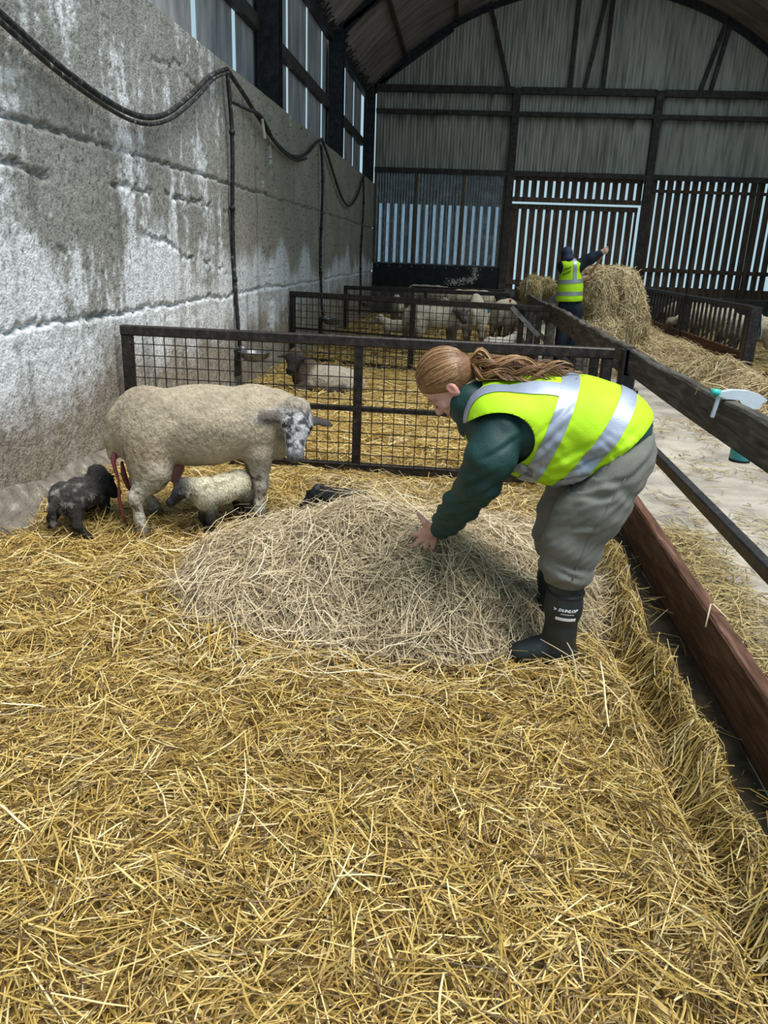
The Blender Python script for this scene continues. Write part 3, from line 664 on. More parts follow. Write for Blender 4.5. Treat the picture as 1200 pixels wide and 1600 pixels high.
def pbox(p):
    if p['t'] == 'e':
        e = np.sqrt(((p['R'].T*p['r'])**2).sum(1)); return p['c']-e, p['c']+e
    m = max(p['ra'], p['rb']); return np.minimum(p['p'], p['q'])-m, np.maximum(p['p'], p['q'])+m
def sdf_mesh(prims, h, k=0.03, field=None, csoft=0.012):
    """surface-net mesh of the smooth union; returns V, F(quads), C"""
    add = [p for p in prims if not p['cut']]
    bx = [pbox(p) for p in add]; lo = np.min([b[0] for b in bx], 0)-k-3*h; hi = np.max([b[1] for b in bx], 0)+k+3*h
    n = np.ceil((hi-lo)/h).astype(int)+1
    ax = [(lo[i]+h*np.arange(n[i])).astype(np.float32) for i in range(3)]
    F = np.full(n, 1.0, np.float32)
    for p in add+[p for p in prims if p['cut']]:
        b0, b1 = pbox(p); m = k+3*h
        s = [slice(max(0, int((b0[i]-m-lo[i])/h)), min(n[i], int((b1[i]+m-lo[i])/h)+2)) for i in range(3)]
        if any(q.stop <= q.start for q in s): continue
        X, Y, Z = ax[0][s[0]][:, None, None], ax[1][s[1]][None, :, None], ax[2][s[2]][None, None, :]
        d = pdist(p, X, Y, Z).astype(np.float32); G = F[tuple(s)]
        if p['cut']:
            kk = 0.3*k; hh = np.clip(kk-np.abs(G+d), 0, None)/kk; F[tuple(s)] = np.maximum(G, -d)+hh*hh*kk/4
        else:
            hh = np.clip(k-np.abs(G-d), 0, None)/k; F[tuple(s)] = np.minimum(G, d)-hh*hh*k/4
    if field is not None:
        F = np.maximum(F, field(ax[0][:, None, None], ax[1][None, :, None], ax[2][None, None, :]).astype(np.float32))
    S = F < 0
    cnt = np.zeros(np.array(n)-1, np.int8)
    for a in (0, 1):
        for b in (0, 1):
            for c in (0, 1): cnt += S[a:n[0]-1+a, b:n[1]-1+b, c:n[2]-1+c]
    act = (cnt > 0) & (cnt < 8); I = np.argwhere(act); vid = np.full(act.shape, -1, np.int64); vid[act] = np.arange(len(I))
    acc = np.zeros((len(I), 3)); num = np.zeros(len(I))
    for axn in range(3):
        for a in (0, 1):
            for b in (0, 1):
                o0 = np.zeros(3, int); oth = [i for i in range(3) if i != axn]; o0[oth[0]] = a; o0[oth[1]] = b; o1 = o0.copy(); o1[axn] = 1
                A = I+o0; B = I+o1; f0 = F[A[:, 0], A[:, 1], A[:, 2]]; f1 = F[B[:, 0], B[:, 1], B[:, 2]]
                mk = (f0 < 0) != (f1 < 0); t = np.where(mk, f0/(np.where(mk, f0-f1, 1)), 0)
                pos = o0[None, :].astype(float).repeat(len(I), 0); pos[:, axn] += t
                acc += pos*mk[:, None]; num += mk
    V = lo+h*(I+acc/num[:, None])
    Fs = []
    for axn in range(3):
        u, w = [(1, 2), (2, 0), (0, 1)][axn]
        sl0 = [slice(None)]*3; sl1 = [slice(None)]*3; sl0[axn] = slice(0, -1); sl1[axn] = slice(1, None)
        ch = np.argwhere(S[tuple(sl0)] != S[tuple(sl1)])
        ok = (ch[:, u] > 0) & (ch[:, w] > 0) & (ch[:, u] < n[u]-1) & (ch[:, w] < n[w]-1); ch = ch[ok]
        def cell(du, dw):
            q = ch.copy(); q[:, u] += du; q[:, w] += dw; return vid[q[:, 0], q[:, 1], q[:, 2]]
        q = np.stack([cell(-1, -1), cell(0, -1), cell(0, 0), cell(-1, 0)], 1)
        ins = S[ch[:, 0], ch[:, 1], ch[:, 2]]
        q[~ins] = q[~ins][:, ::-1]; Fs.append(q)
    Fq = np.concatenate(Fs)
    D = np.stack([pdist(p, V[:, 0], V[:, 1], V[:, 2]) for p in add], 1); wt = np.exp(-(D-D.min(1, keepdims=True))/csoft); wt /= wt.sum(1, keepdims=True)
    C = wt@np.array([p['col'] for p in add])
    return V, Fq, C
def vnormals(V, F):
    T = np.concatenate([F[:, [0, 1, 2]], F[:, [0, 2, 3]]]) if F.shape[1] == 4 else F
    fn = np.cross(V[T[:, 1]]-V[T[:, 0]], V[T[:, 2]]-V[T[:, 0]]); N = np.zeros_like(V)
    for i in range(3): np.add.at(N, T[:, i], fn)
    return N/(np.linalg.norm(N, axis=1)[:, None]+1e-12)
def lap(V, F, it=2, lam=0.5):
    E_ = np.concatenate([F[:, [i, (i+1) % F.shape[1]]] for i in range(F.shape[1])]); V = V.copy()
    deg = np.zeros(len(V)); np.add.at(deg, E_[:, 0], 1); np.add.at(deg, E_[:, 1], 1)
    for _ in range(it):
        A = np.zeros_like(V); np.add.at(A, E_[:, 0], V[E_[:, 1]]); np.add.at(A, E_[:, 1], V[E_[:, 0]])
        V += lam*(A/np.maximum(deg, 1)[:, None]-V)
    return V
def clip_mesh(V, F, gs):
    """keep the part where every scalar field g(V) > 0, cutting polygons cleanly"""
    V = [tuple(v) for v in V]; F = [tuple(int(i) for i in f) for f in F]
    for gf in gs:
        G = gf(np.array(V)); cache = {}; out = []; n0 = len(V)
        G = list(G)
        def mid(a, b):
            key = (a, b) if a < b else (b, a)
            if key not in cache:
                t = G[a]/(G[a]-G[b]); va, vb = V[a], V[b]
                V.append(tuple(va[i]+(vb[i]-va[i])*t for i in range(3))); cache[key] = len(V)-1
            return cache[key]
        for f in F:
            k = [G[i] > 0 for i in f]
            if all(k): out.append(f); continue
            if not any(k): continue
            poly = []
            for i in range(len(f)):
                a, b = f[i], f[(i+1) % len(f)]
                if G[a] > 0: poly.append(a)
                if (G[a] > 0) != (G[b] > 0): poly.append(mid(a, b))
            if len(poly) >= 3: out.append(tuple(poly))
        F = out
        used = sorted({i for f in F for i in f}); rm = {u: j for j, u in enumerate(used)}
        V = [V[i] for i in used]; F = [tuple(rm[i] for i in f) for f in F]
    return V, F
def pymesh(name, V, F):
    me = bpy.data.meshes.new(name); me.from_pydata([tuple(v) for v in V], [], [tuple(f) for f in F]); me.update(); return me
def frame(D, U):
    D = np.array(D, float); D /= np.linalg.norm(D); U = np.array(U, float); U -= D*(U@D); U /= np.linalg.norm(U); S = np.cross(D, U); return D, S, U
material('fleece', [(0.30, (0.70,)*3), (0.55, (1.0,)*3), (0.75, (1.12,)*3)], 42, 6, 0.95, 0.8, 70, attr='Col', mixf=1.0, spec=0.1, stretch=(1, 1, 0.6))
material('skin', [(0.3, (0.93,)*3), (0.7, (1.05,)*3)], 30, 4, 0.5, 0.05, 200, attr='Col', mixf=1.0, spec=0.35)
material('eye', [(0.4, (0.006,0.005,0.004)), (0.6, (0.012,0.010,0.008))], 5, 2, 0.12, spec=0.6)
material('hoof', [(0.4, (0.02,0.017,0.014)), (0.7, (0.06,0.05,0.04))], 20, 4, 0.6)
material('udder', [(0.3, (0.26,0.10,0.105)), (0.7, (0.40,0.17,0.175))], 16, 4, 0.45, spec=0.5)
material('membrane', [(0.3, (0.11,0.016,0.020)), (0.7, (0.27,0.06,0.07))], 16, 5, 0.4, 0.2, 40, spec=0.6)
material('raddle_green', [(0.3, (0.01,0.14,0.12)), (0.7, (0.03,0.26,0.21))], 30, 4, 0.9)
material('marker_blue', [(0.3, (0.03,0.16,0.24)), (0.7, (0.10,0.32,0.40))], 30, 4, 0.9)
material('marker_red', [(0.3, (0.45,0.05,0.07)), (0.7, (0.65,0.14,0.15))], 30, 4, 0.9)
m = strand_mat('fleece_fibre', [(0, (0, 0, 0)), (1, (1, 1, 1))], 0.9, 0.1)
nt = MATS['fleece_fibre'].node_tree; at = [n for n in nt.nodes if n.type == 'ATTRIBUTE'][0]; at.attribute_name = 'Col'
nt.links.new(at.outputs['Color'], nt.nodes['Principled BSDF'].inputs['Base Color'])
def fur(name, V, F, C, n, Lr, Wr, parent, droop=0.6, mask=None):
    T = np.concatenate([F[:, [0, 1, 2]], F[:, [0, 2, 3]]]); N_ = vnormals(V, F)
    ar = np.linalg.norm(np.cross(V[T[:, 1]]-V[T[:, 0]], V[T[:, 2]]-V[T[:, 0]]), axis=1)
    if mask is not None: ar = ar*mask(V[T[:, 0]], C[T[:, 0]])
    t = rng.choice(len(T), n, p=ar/ar.sum()); a, b = rng.random(n), rng.random(n); s = a+b > 1; a[s], b[s] = 1-a[s], 1-b[s]; c = 1-a-b
    mixv = lambda A: A[T[t, 0]]*c[:, None]+A[T[t, 1]]*a[:, None]+A[T[t, 2]]*b[:, None]
    P, N0, K = mixv(V), mixv(N_), mixv(C)
    G = np.tile([0.0, 0, -1], (n, 1))+rng.normal(0, 0.8, (n, 3)); G -= N0*(G*N0).sum(1)[:, None]; G /= np.linalg.norm(G, axis=1)[:, None]+1e-9
    Tn = G*droop+N0*(1-droop*0.6)*rng.uniform(0.1, 0.75, n)[:, None]; Tn /= np.linalg.norm(Tn, axis=1)[:, None]
    Ls = rng.uniform(*Lr, n); Ws = rng.uniform(*Wr, n)
    P = P+Tn*(Ls*0.42)[:, None]
    v, f, r = strand_arrays(P, Tn, N0, Ls, Ws, rng.normal(0, 0.5, n), nseg=2)
    me = npmesh(name, v, f); setcol(me, np.clip(np.repeat(K*rng.uniform(0.72, 1.2, (n, 1)), 9, 0), 0, 1))
    o = obj(name, me, 'fleece_fibre', parent); o['kind'] = 'stuff'; return o
def head_prims(P, D, U, s, face, wool, ear_col=None, ear_dir=0.0, ear_len=0.085):
    D, S, U = frame(D, U); P = np.array(P, float); B = np.stack([D, S, U]); o = []
    at = lambda d, si=0, u=0: P+(D*d+S*si+U*u)*s
    o.append(ell(at(0.065, 0, 0.0), np.array((0.095, 0.072, 0.078))*s, B, face))
    o.append(rc(at(0.10), 0.062*s, at(0.235, 0, -0.012), 0.043*s, face))
    o.append(rc(at(0.09, 0, -0.045), 0.042*s, at(0.225, 0, -0.035), 0.030*s, face))
    o.append(ell(at(0.257, 0, -0.004), np.array((0.020, 0.038, 0.028))*s, B, tuple(0.28*c for c in face)))
    o.append(ell(at(-0.015, 0, 0.025), np.array((0.06, 0.070, 0.062))*s, B, wool))
    for k in (-1, 1):
        o.append(ell(at(0.095, 0.058*k, 0.022), np.array((0.026, 0.016, 0.018))*s, B, face))
        q0 = at(0.035, 0.058*k, 0.016); q1 = at(0.055, (0.085+ear_len)*k, 0.03-ear_dir)
        mid = q0*0.45+q1*0.55; ax = (q1-q0); ln = np.linalg.norm(ax); ax /= ln
        nn = np.cross(ax, D); nn /= np.linalg.norm(nn); R = np.stack([ax, np.cross(nn, ax), nn])
        o.append(ell(mid, (ln*0.60, 0.026*s, 0.010*s), R, ear_col or face))
    return o, at
def eyes(at, s, parent, k=1.0):
    for sd_ in (-1, 1):
        q = at(0.100, 0.066*sd_, 0.040); m_ = MB(); n_ = 8; r = 0.0165*s*k
        prof = [(r*math.sin(a), -r*math.cos(a)) for a in np.linspace(0.01, math.pi-0.01, 7)]
        m_.lathe(prof, q, 10).build('eye', 'eye', parent, True)
WOOL = (0.45, 0.38, 0.285)
def ewe_body(wool, leg, dirty=None, bh=1.0, lying=False):
    o = [ell((0.02, 0, .582), (.40, .235, .212*bh), None, wool), ell((-.27, 0, .57), (.19, .205, .225), None, wool), ell((.30, 0, .572), (.21, .195, .218), None, wool),
         ell((.42, 0, .53), (.13, .14, .17), None, wool), ell((0.0, 0, .50), (.30, .20, .14), None, wool)]
    if not lying:
        o += [ell((-.275, y, .43), (.12, .085, .19), None, dirty or wool) for y in (-.12, .12)]
    return o
def legs(hind, front, leg, hoofc=(0.03, 0.026, 0.02), s=1.0):
    """hind/front: list of (hip/shoulder x, foot x, y, foot z)"""
    o = []
    for hx, fx, y, fz in hind:
        o += chain([((hx+.02, y, .36), .075), ((hx-.085, y, .235), .034), ((fx-.012, y, .11+fz*0.5), .023), ((fx, y, .05+fz), .027)], leg)
        o += [rc((fx+.005, y, .045+fz), .029, (fx+.03, y, .022+fz), .024, hoofc)]
    for hx, fx, y, fz in front:
        o += chain([((hx, y, .42), .080), ((hx+.01, y, .25), .037), ((fx, y, .11+fz*0.5), .023), ((fx, y, .05+fz), .027)], leg)
        o += [rc((fx+.005, y, .045+fz), .029, (fx+.03, y, .022+fz), .024, hoofc)]
    return o
def wool_relief(V, F, C, amp, sc, wool):
    """tufts only where the colour is wool-like"""
    N_ = vnormals(V, F); w = np.clip(1-np.abs(C-np.array(wool)).sum(1)*2.2, 0, 1)
    d = (fbm(V, sc, 901, 3)-0.5)*amp*2
    return V+N_*(d*w)[:, None]
def animal(name, prims, h, k, loc, ang, label, cat, group=None, wool=WOOL, amp=0.008, sc=26, mott=None, smooth_it=1):
    V, F, C = sdf_mesh(prims, h, k)
    if smooth_it: V = lap(V, F, smooth_it)
    V = wool_relief(V, F, C, amp, sc, wool)
    if mott: C = mott(V, C)
    ca, sa = math.cos(ang), math.sin(ang)
    r = empty(name, loc, label, cat, group)
    W_ = np.column_stack([V[:, 0]*ca-V[:, 1]*sa, V[:, 0]*sa+V[:, 1]*ca, V[:, 2]])+np.array(loc)
    me = npmesh('body', W_, F); setcol(me, np.clip(C, 0, 1)); b = obj('body', me, 'fleece', r, True)
    def to_w(p): p = np.array(p, float); return np.array((p[0]*ca-p[1]*sa, p[0]*sa+p[1]*ca, p[2]))+np.array(loc)
    return r, b, W_, F, C, to_w

# ------------------------------------------------------------------ the standing ewe
LEGC = (0.40, 0.34, 0.27); FACE = (0.26, 0.26, 0.27)
hp, hat = head_prims((.505, -.165, .66), (-.16, -.55, -.80), (0.0, -.82, .57), 1.0, FACE, (0.40, 0.35, 0.27), (0.085, 0.075, 0.072), 0.012, 0.098)
prims = ewe_body(WOOL, LEGC, (0.36, 0.285, 0.19))
prims += legs([(-.275, -.335, -.145, 0.0), (-.26, -.25, .13, 0.02)], [(.305, .30, -.11, 0.04), (.31, .29, .12, 0.05)], LEGC)
prims += chain([((.35, 0, .60), .175), ((.43, -.06, .64), .120), ((.485, -.125, .655), .066)], WOOL)
prims += chain([((-.41, 0, .62), .06), ((-.445, 0, .52), .042), ((-.455, 0, .43), .028)], WOOL)
prims += hp
def mott_ewe(V, C):
    dark = sstep(.46, .56, fbm(V, 52, 911, 3)*.7+.3*fbm(V, 15, 913, 2)); fm = np.clip(1-np.abs(C-np.array(FACE)).sum(1)*4, 0, 1)
    lt = np.array((0.50, 0.50, 0.53)); dk = np.array((0.07, 0.07, 0.078))
    M = lt*(1-dark[:, None])+dk*dark[:, None]
    C = C*(1-fm[:, None])+M*fm[:, None]
    lg = np.clip(1-np.abs(C-np.array(LEGC)).sum(1)*5, 0, 1)*(V[:, 2] < .33)
    sp = sstep(.60, .68, fbm(V, 40, 917, 2)); M = np.array((0.60, 0.56, 0.50))*(1-sp[:, None])+np.array((0.10, 0.09, 0.08))*sp[:, None]
    C = C*(1-lg[:, None])+M*lg[:, None]
    st = sstep(.50, .75, fbm(V*np.array([1, 1, 1.6]), 5, 921, 3)); C = C*(1-0.30*st[:, None]*(1-fm[:, None]))
    tuft = sstep(.45, .75, fbm(V, 22, 925, 2))*np.exp(-(((V[:, 0]+.36)/.13)**2+((V[:, 2]-.40)/.12)**2)); C = C*(1-0.6*tuft[:, None])
    return C
r, b, W_, F_, C_, tw = animal('ewe', prims, 0.0085, 0.038, (-1.378, 4.01, 0.0), math.radians(26), 'heavy cream ewe with mottled grey face standing by the concrete wall', 'sheep', mott=mott_ewe, amp=0.0032, sc=38)
fur('wool_fibres', W_, F_, C_, 12000, (0.005, 0.012), (0.0012, 0.0022), r, 0.92, lambda P, C: np.clip((C.sum(1)-0.75)*3, 0.02, 1)*(P[:, 2] > .30))
hw = lambda d, s_=0, u=0: tw(hat(d, s_, u))
eyes(hw, 1.0, r)
for k in (-1, 1):
    MB().tube([hw(.268, .012*k, .004), hw(.276, .018*k, .010), hw(.272, .024*k, .018)], [.004, .006, .003], 6).build('nostril', 'eye', r, True)
V, F, C = sdf_mesh([ell((-.17, 0, .35), (.085, .09, .075), None, (.5, .2, .2)), rc((-.14, -.05, .29), .022, (-.125, -.07, .235), .013), rc((-.14, .05, .29), .022, (-.125, .07, .235), .013)], 0.008, 0.03)
V = np.array([tw(v) for v in V]); obj('udder', npmesh('udder', V, F), 'udder', r, True)
m = MB(); pts = [tw(p) for p in ((-.44, -.02, .47), (-.455, -.03, .40), (-.435, -.05, .30), (-.44, -.055, .2), (-.425, -.06, .10), (-.41, -.06, .05))]
m.tube(pts, [.022, .013, .007, .010, .007, .009], 8); m.build('birth_cord', 'membrane', r, True)
MB().tube([tw(p) for p in ((-.41, .05, .38), (-.405, .06, .31), (-.39, .06, .25), (-.38, .06, .21))], [.008, .016, .014, .005], 8).build('birth_membrane', 'membrane', r, True)

# ------------------------------------------------------------------ lambs
def lamb_prims(body, leg, face, poll, D, U, feet, bz=.275, hs=.56, neck=None, br=1.0, earlen=.07, belly=None):
    o = [ell((0, 0, bz), (.165, .082*br, .088*br), None, body), ell((-.13, 0, bz+.005), (.075, .078*br, .088*br), None, body), ell((.13, 0, bz), (.075, .075*br, .095*br), None, body)]
    for i, (hx, y, fx, fy, fz) in enumerate(feet):
        top = bz-.03
        mid = ((hx+fx)/2+(-.03 if hx < 0 else .012), (y+fy)/2, (top+fz)/2+.0)
        o += chain([((hx, y, top), .045), (mid, .024), ((fx, fy, fz+.035), .017)], leg if hx > 0 or True else body)
        o += [rc((fx, fy, fz+.03), .019, (fx+.014, fy, fz+.012), .016, (0.02, 0.018, 0.015))]
    hpz, at = head_prims(poll, D, U, hs, face, body if neck is None else neck, None, .03, earlen)
    o += chain([((.145, 0, bz+.035), .062), (tuple(np.array((.145, 0, bz+.035))*.45+np.array(poll)*.55), .046)], body)
    o += [rc(tuple(np.array((.145, 0, bz+.035))*.40+np.array(poll)*.60), .040, poll, .038, body if neck is None else neck)]
    o += chain([((-.195, 0, bz+.05), .022), ((-.225, 0, bz-.02), .018), ((-.225, 0, bz-.11), .014)], body)
    return o+hpz, at
CR = (0.68, 0.63, 0.48); BK = (0.022, 0.021, 0.022)
std = [(-.125, -.045, -.135, -.05, 0.0), (-.125, .045, -.115, .05, 0.0), (.125, -.045, .13, -.05, 0.0), (.125, .045, .115, .05, 0.0)]
# suckling lamb: faces left towards the udder
pr, at = lamb_prims(CR, BK, (0.045, 0.043, 0.05), (.20, -.075, .315), (.50, -.50, -.70), (.8, 0, .6), [(-.11, -.045, -.17, -.06, .02), (-.11, .045, -.14, .045, .02), (.115, -.035, .105, -.03, -.01), (.115, .04, .13, .045, -.01)], bz=.262, br=1.0, neck=(.06, .055, .058))
for q in pr:
    for key in ('c', 'r', 'p', 'q'):
        if key in q: q[key] = q[key]*.92
    for key in ('ra', 'rb'):
        if key in q: q[key] = q[key]*.92
at1 = at; at = lambda d, s_=0, u=0: at1(d, s_, u)*.92
def mott_l1(V, C):
    s_ = sstep(.56, .70, fbm(V*np.array([1, 1, 2.2]), 28, 931, 2))*(C.sum(1) > 1.2); C = C*(1-0.45*s_[:, None]*np.array([.8, .9, 1.0]))
    gr = np.exp(-(((V[:, 0]+.10)/.05)**2+((V[:, 2]-.185)/.05)**2))*(V[:, 1] < 0.01)*(C.sum(1) > .4)
    gr = np.clip(gr*1.3, 0, 1)*(0.5+0.5*fbm(V, 40, 935, 2)); return C*(1-gr[:, None])+np.array((.02, .26, .22))*gr[:, None]
r, b, W_, F_, C_, tw = animal('lamb', pr, 0.005, 0.022, (-1.225, 3.90, 0.012), math.radians(240), 'cream lamb with black legs and green mark, under the standing ewe', 'lamb', wool=CR, amp=0.003, sc=60, mott=mott_l1)
fur('wool_fibres', W_, F_, C_, 4500, (0.008, 0.018), (0.0016, 0.0028), r, 0.8, lambda P, C: (C.sum(1) > .9)*1.0+0.03)
eyes(lambda d, s_=0, u=0: tw(at(d, s_, u)), .56, r)
# dark wet lamb beside the wall: faces away to the right, hind legs braced
DK = (0.060, 0.054, 0.052)
pr, at = lamb_prims(DK, (0.028, 0.025, 0.024), (0.012, 0.011, 0.012), (.135, .0, .272), (-.17, -.85, -.42), (.0, -.4, .9), [(-.12, -.05, -.15, -.15, -.01), (-.12, .05, -.125, .10, 0.01), (.12, -.035, .12, -.04, .02), (.12, .04, .12, .06, .02)], bz=.205, br=1.02, hs=.66, earlen=.05)
def mott_dk(V, C):
    s_ = sstep(.55, .72, fbm(V*np.array([.6, 1.4, 1.2]), 26, 941, 3))*(C.sum(1) > .12); C = C+s_[:, None]*np.array((.16, .155, .155)); 
    pt = np.exp(-(((V[:, 0]+.03)/.045)**2+((V[:, 2]-.19)/.03)**2))*(V[:, 1] < 0)*sstep(.4, .6, fbm(V, 30, 945, 2)); return C+pt[:, None]*np.array((.35, .33, .32))
r, b, W_, F_, C_, tw = animal('lamb', pr, 0.005, 0.022, (-1.985, 3.82, 0.0), math.radians(76), 'dark grey newborn lamb with wet curly coat beside the wall', 'lamb', wool=DK, amp=0.006, sc=44, mott=mott_dk)
fur('wool_fibres', W_, F_, C_, 3500, (0.008, 0.020), (0.0016, 0.003), r, 0.85, lambda P, C: (C.sum(1) > .1)*1.0+0.03)
eyes(lambda d, s_=0, u=0: tw(at(d, s_, u)), .60, r)
# black lamb curled up behind the hay heap
pr = [ell((0, 0, .085), (.16, .085, .075), None, BK), ell((-.10, 0, .08), (.08, .085, .07), None, BK), ell((.10, 0, .085), (.07, .075, .07), None, BK)]
hpz, at = head_prims((.17, .03, .135), (.45, .70, -.45), (0, 0, 1), .54, (.012, .012, .014), BK, None, .02, .06)
pr += hpz+chain([((.12, 0, .10), .055), ((.165, .02, .125), .045)], BK)+chain([((.11, -.07, .05), .028), ((.16, -.12, .03), .018), ((.10, -.13, .025), .018)], BK)+chain([((-.10, -.07, .05), .04), ((-.02, -.11, .03), .02), ((.03, -.12, .025), .016)], BK)
def mott_bk(V, C):
    s_ = sstep(.56, .70, fbm(V*np.array([.6, 1.4, 1.2]), 30, 951, 3)); return C+s_[:, None]*np.array((.055, .055, .06))
r, b, W_, F_, C_, tw = animal('lamb', pr, 0.005, 0.02, (-0.60, 4.36, -0.005), math.radians(180-8), 'black newborn lamb curled up in the straw behind the hay heap', 'lamb', wool=BK, amp=0.005, sc=44, mott=mott_bk)
fur('wool_fibres', W_, F_, C_, 2500, (0.008, 0.018), (0.0016, 0.003), r, 0.85)
eyes(lambda d, s_=0, u=0: tw(at(d, s_, u)), .54, r)

# ------------------------------------------------------------------ sheep farther back
def far_ewe(loc, ang, label, face, wool=WOOL, poll=(.50, 0, .74), D=(.80, 0, -.60), U=(.5, 0, .8), h=0.02, legc=(0.22, 0.18, 0.14), group='sheep in the far pens', hs=1.0, nk=1.0):
    hp, at = head_prims(poll, D, U, hs, face, wool, None, .01, .10)
    p = ewe_body(wool, legc)+legs([(-.36, -.38, -.13, 0), (-.35, -.36, .13, 0)], [(.31, .32, -.12, 0), (.31, .31, .12, 0)], legc)
    p += chain([((.36, 0, .60), .165), (tuple(np.array((.36, 0, .6))*.4+np.array(poll)*.6), .12*nk), (poll, .09*nk)], wool)+chain([((-.45, 0, .62), .06), ((-.50, 0, .45), .035)], wool)+hp
    def mt(V, C):
        st = sstep(.45, .75, fbm(V, 6, 961, 3)); return C*(1-0.30*st[:, None])
    r, b, W_, F_, C_, tw = animal('ewe', p, h, 0.055, loc, math.radians(ang), label, 'sheep', group, wool=wool, amp=0.012, sc=18, mott=mt)
    eyes(lambda d, s_=0, u=0: tw(at(d, s_, u)), 1.0, r, 1.2)
    return r, tw
# resting ewe in the second pen
hp, at = head_prims((.40, .12, .395), (.02, .78, -.62), (0, .6, .8), .95, (0.030, 0.027, 0.026), (.10, .075, .055), None, .012, .11)
p = [ell((.04, 0, .12), (.34, .20, .18), None, (.42, .37, .30)), ell((-.22, 0, .10), (.15, .18, .15), None, (.42, .37, .30)), ell((.30, -.02, .15), (.17, .18, .20), None, (.10, .075, .055)),
     *chain([((.32, .04, .18), .15), ((.38, .07, .29), .105), ((.40, .10, .37), .075)], (.085, .062, .045)), *chain([((.25, .18, .06), .05), ((.36, .22, .04), .035), ((.26, .26, .03), .03)], (.06, .05, .04)),
     *chain([((-.17, .16, .06), .06), ((-.06, .22, .04), .04), ((.0, .23, .03), .03)], (.06, .05, .04))]+hp
r, b, W_, F_, C_, tw = animal('ewe', p, 0.013, 0.05, (-1.38, 8.62, -0.01), math.radians(180-6), 'dark-faced ewe lying down in straw between the long mesh gate and the skewed gate', 'sheep', wool=(.42, .37, .30), amp=0.010, sc=20)
eyes(lambda d, s_=0, u=0: tw(at(d, s_, u)), .95, r)
# flock beyond the skewed gate
PALE = (0.60, 0.54, 0.43)
far_ewe((-0.42, 12.75, 0), 20, 'grey-faced ewe looking out between the other sheep beyond the skewed gate', (.10, .09, .085), PALE, poll=(.36, -.22, .70), D=(.05, -.70, -.65), U=(0, -.6, .8))
rr_, tw = far_ewe((0.27, 13.50, 0), 86, 'pale ewe standing rear-on with a blue mark on its rump', (.30, .27, .24), PALE, poll=(.52, .05, .78))
tag(obj('paint_mark', pymesh('paint_mark', [tuple(tw((-.25+.04*math.cos(a), -.185+.0*a, .68+.075*math.sin(a)))) for a in np.linspace(0, 5.8, 8)]+[tuple(tw((-.25+.03*math.cos(a), -.235, .68+.06*math.sin(a)))) for a in np.linspace(0, 5.8, 8)], [tuple(range(8, 16))]+[(i, (i+1) % 8, 8+(i+1) % 8, 8+i) for i in range(8)]), 'marker_blue', rr_), None)
rr_, tw = far_ewe((0.80, 14.45, 0), 78, 'pale ewe standing rear-on with a red streak along its back', (.30, .27, .24), PALE, poll=(.52, .10, .66), D=(.6, .3, -.7))
MB().tube([tw((-.28+.06*i, -.10, .785+.012*math.sin(i*1.9))) for i in range(6)], [.006, .016, .018, .014, .016, .005], 6).build('paint_mark', 'marker_red', rr_, True)
far_ewe((0.25, 18.0, 0), 178, 'broad pale ewe standing side-on behind the low far gate', (.3, .27, .24), (.52, .46, .35), poll=(.50, 0, .60), D=(.6, 0, -.8))
far_ewe((-0.90, 19.9, 0), 5, 'grey ewe in shade against the black board under the window', (.16, .14, .13), (.40, .36, .30), poll=(.50, 0, .66))
def far_lamb(loc, ang, label, col=CR, poll=(.235, 0, .37), D=(.85, 0, -.5), U=(.4, 0, .9), s=1.25):
    pr, at = lamb_prims(col, (.30, .26, .20), (.40, .36, .29), poll, D, U, std, bz=.27, hs=.56)
    for q in pr:
        for key in ('c', 'r', 'p', 'q'):
            if key in q: q[key] = q[key]*s
        for key in ('ra', 'rb'):
            if key in q: q[key] = q[key]*s
    r, b, W_, F_, C_, tw = animal('lamb', pr, 0.014, 0.03, loc, math.radians(ang), label, 'lamb', 'lambs in the far pens', wool=col, amp=0.004, sc=40)
    eyes(lambda d, s_=0, u=0: tw(at(d, s_, u)*s), .56*s, r, 1.2)
far_lamb((-1.02, 13.0, 0.02), 172, 'small cream lamb side-on beyond the skewed gate, near the wall', PALE)
far_lamb((-1.32, 16.75, 0.02), 100, 'pale lamb turned away, seen through the far pen gate next to another', PALE, s=1.55)
far_lamb((-0.70, 16.6, 0.02), 8, 'pale lamb side-on behind the far pen gate, beside the turned-away lamb', PALE, s=1.55)
far_lamb((0.62, 12.15, -0.10), 30, 'white lamb resting low behind the grey latch bar', (.70, .66, .58), s=1.25)
# sheep feeding through the barrier
hd = dict(legc=(.12, .10, .08), group='sheep behind the feed barrier')
far_ewe((5.117, 16.60, FZ+.05), 173, 'tan-faced ewe reaching its head through the feed barrier to the hay', (.17, .12, .085), (.55, .47, .35), poll=(.82, 0, .47), D=(.55, 0, -.83), U=(.8, 0, .5), hs=.9, nk=.74, **hd)
far_ewe((5.15, 14.3, FZ+.05), 150, 'cream ewe standing in shade behind the near end of the feed barrier', (.10, .08, .06), (.55, .47, .35), poll=(.50, 0, .50), D=(.5, 0, -.86), U=(.8, 0, .5), **hd)
far_ewe((5.15, 18.4, FZ+.05), 160, 'shadowed ewe behind the far half of the feed barrier', (.10, .08, .06), (.42, .36, .28), poll=(.52, 0, .55), **hd)

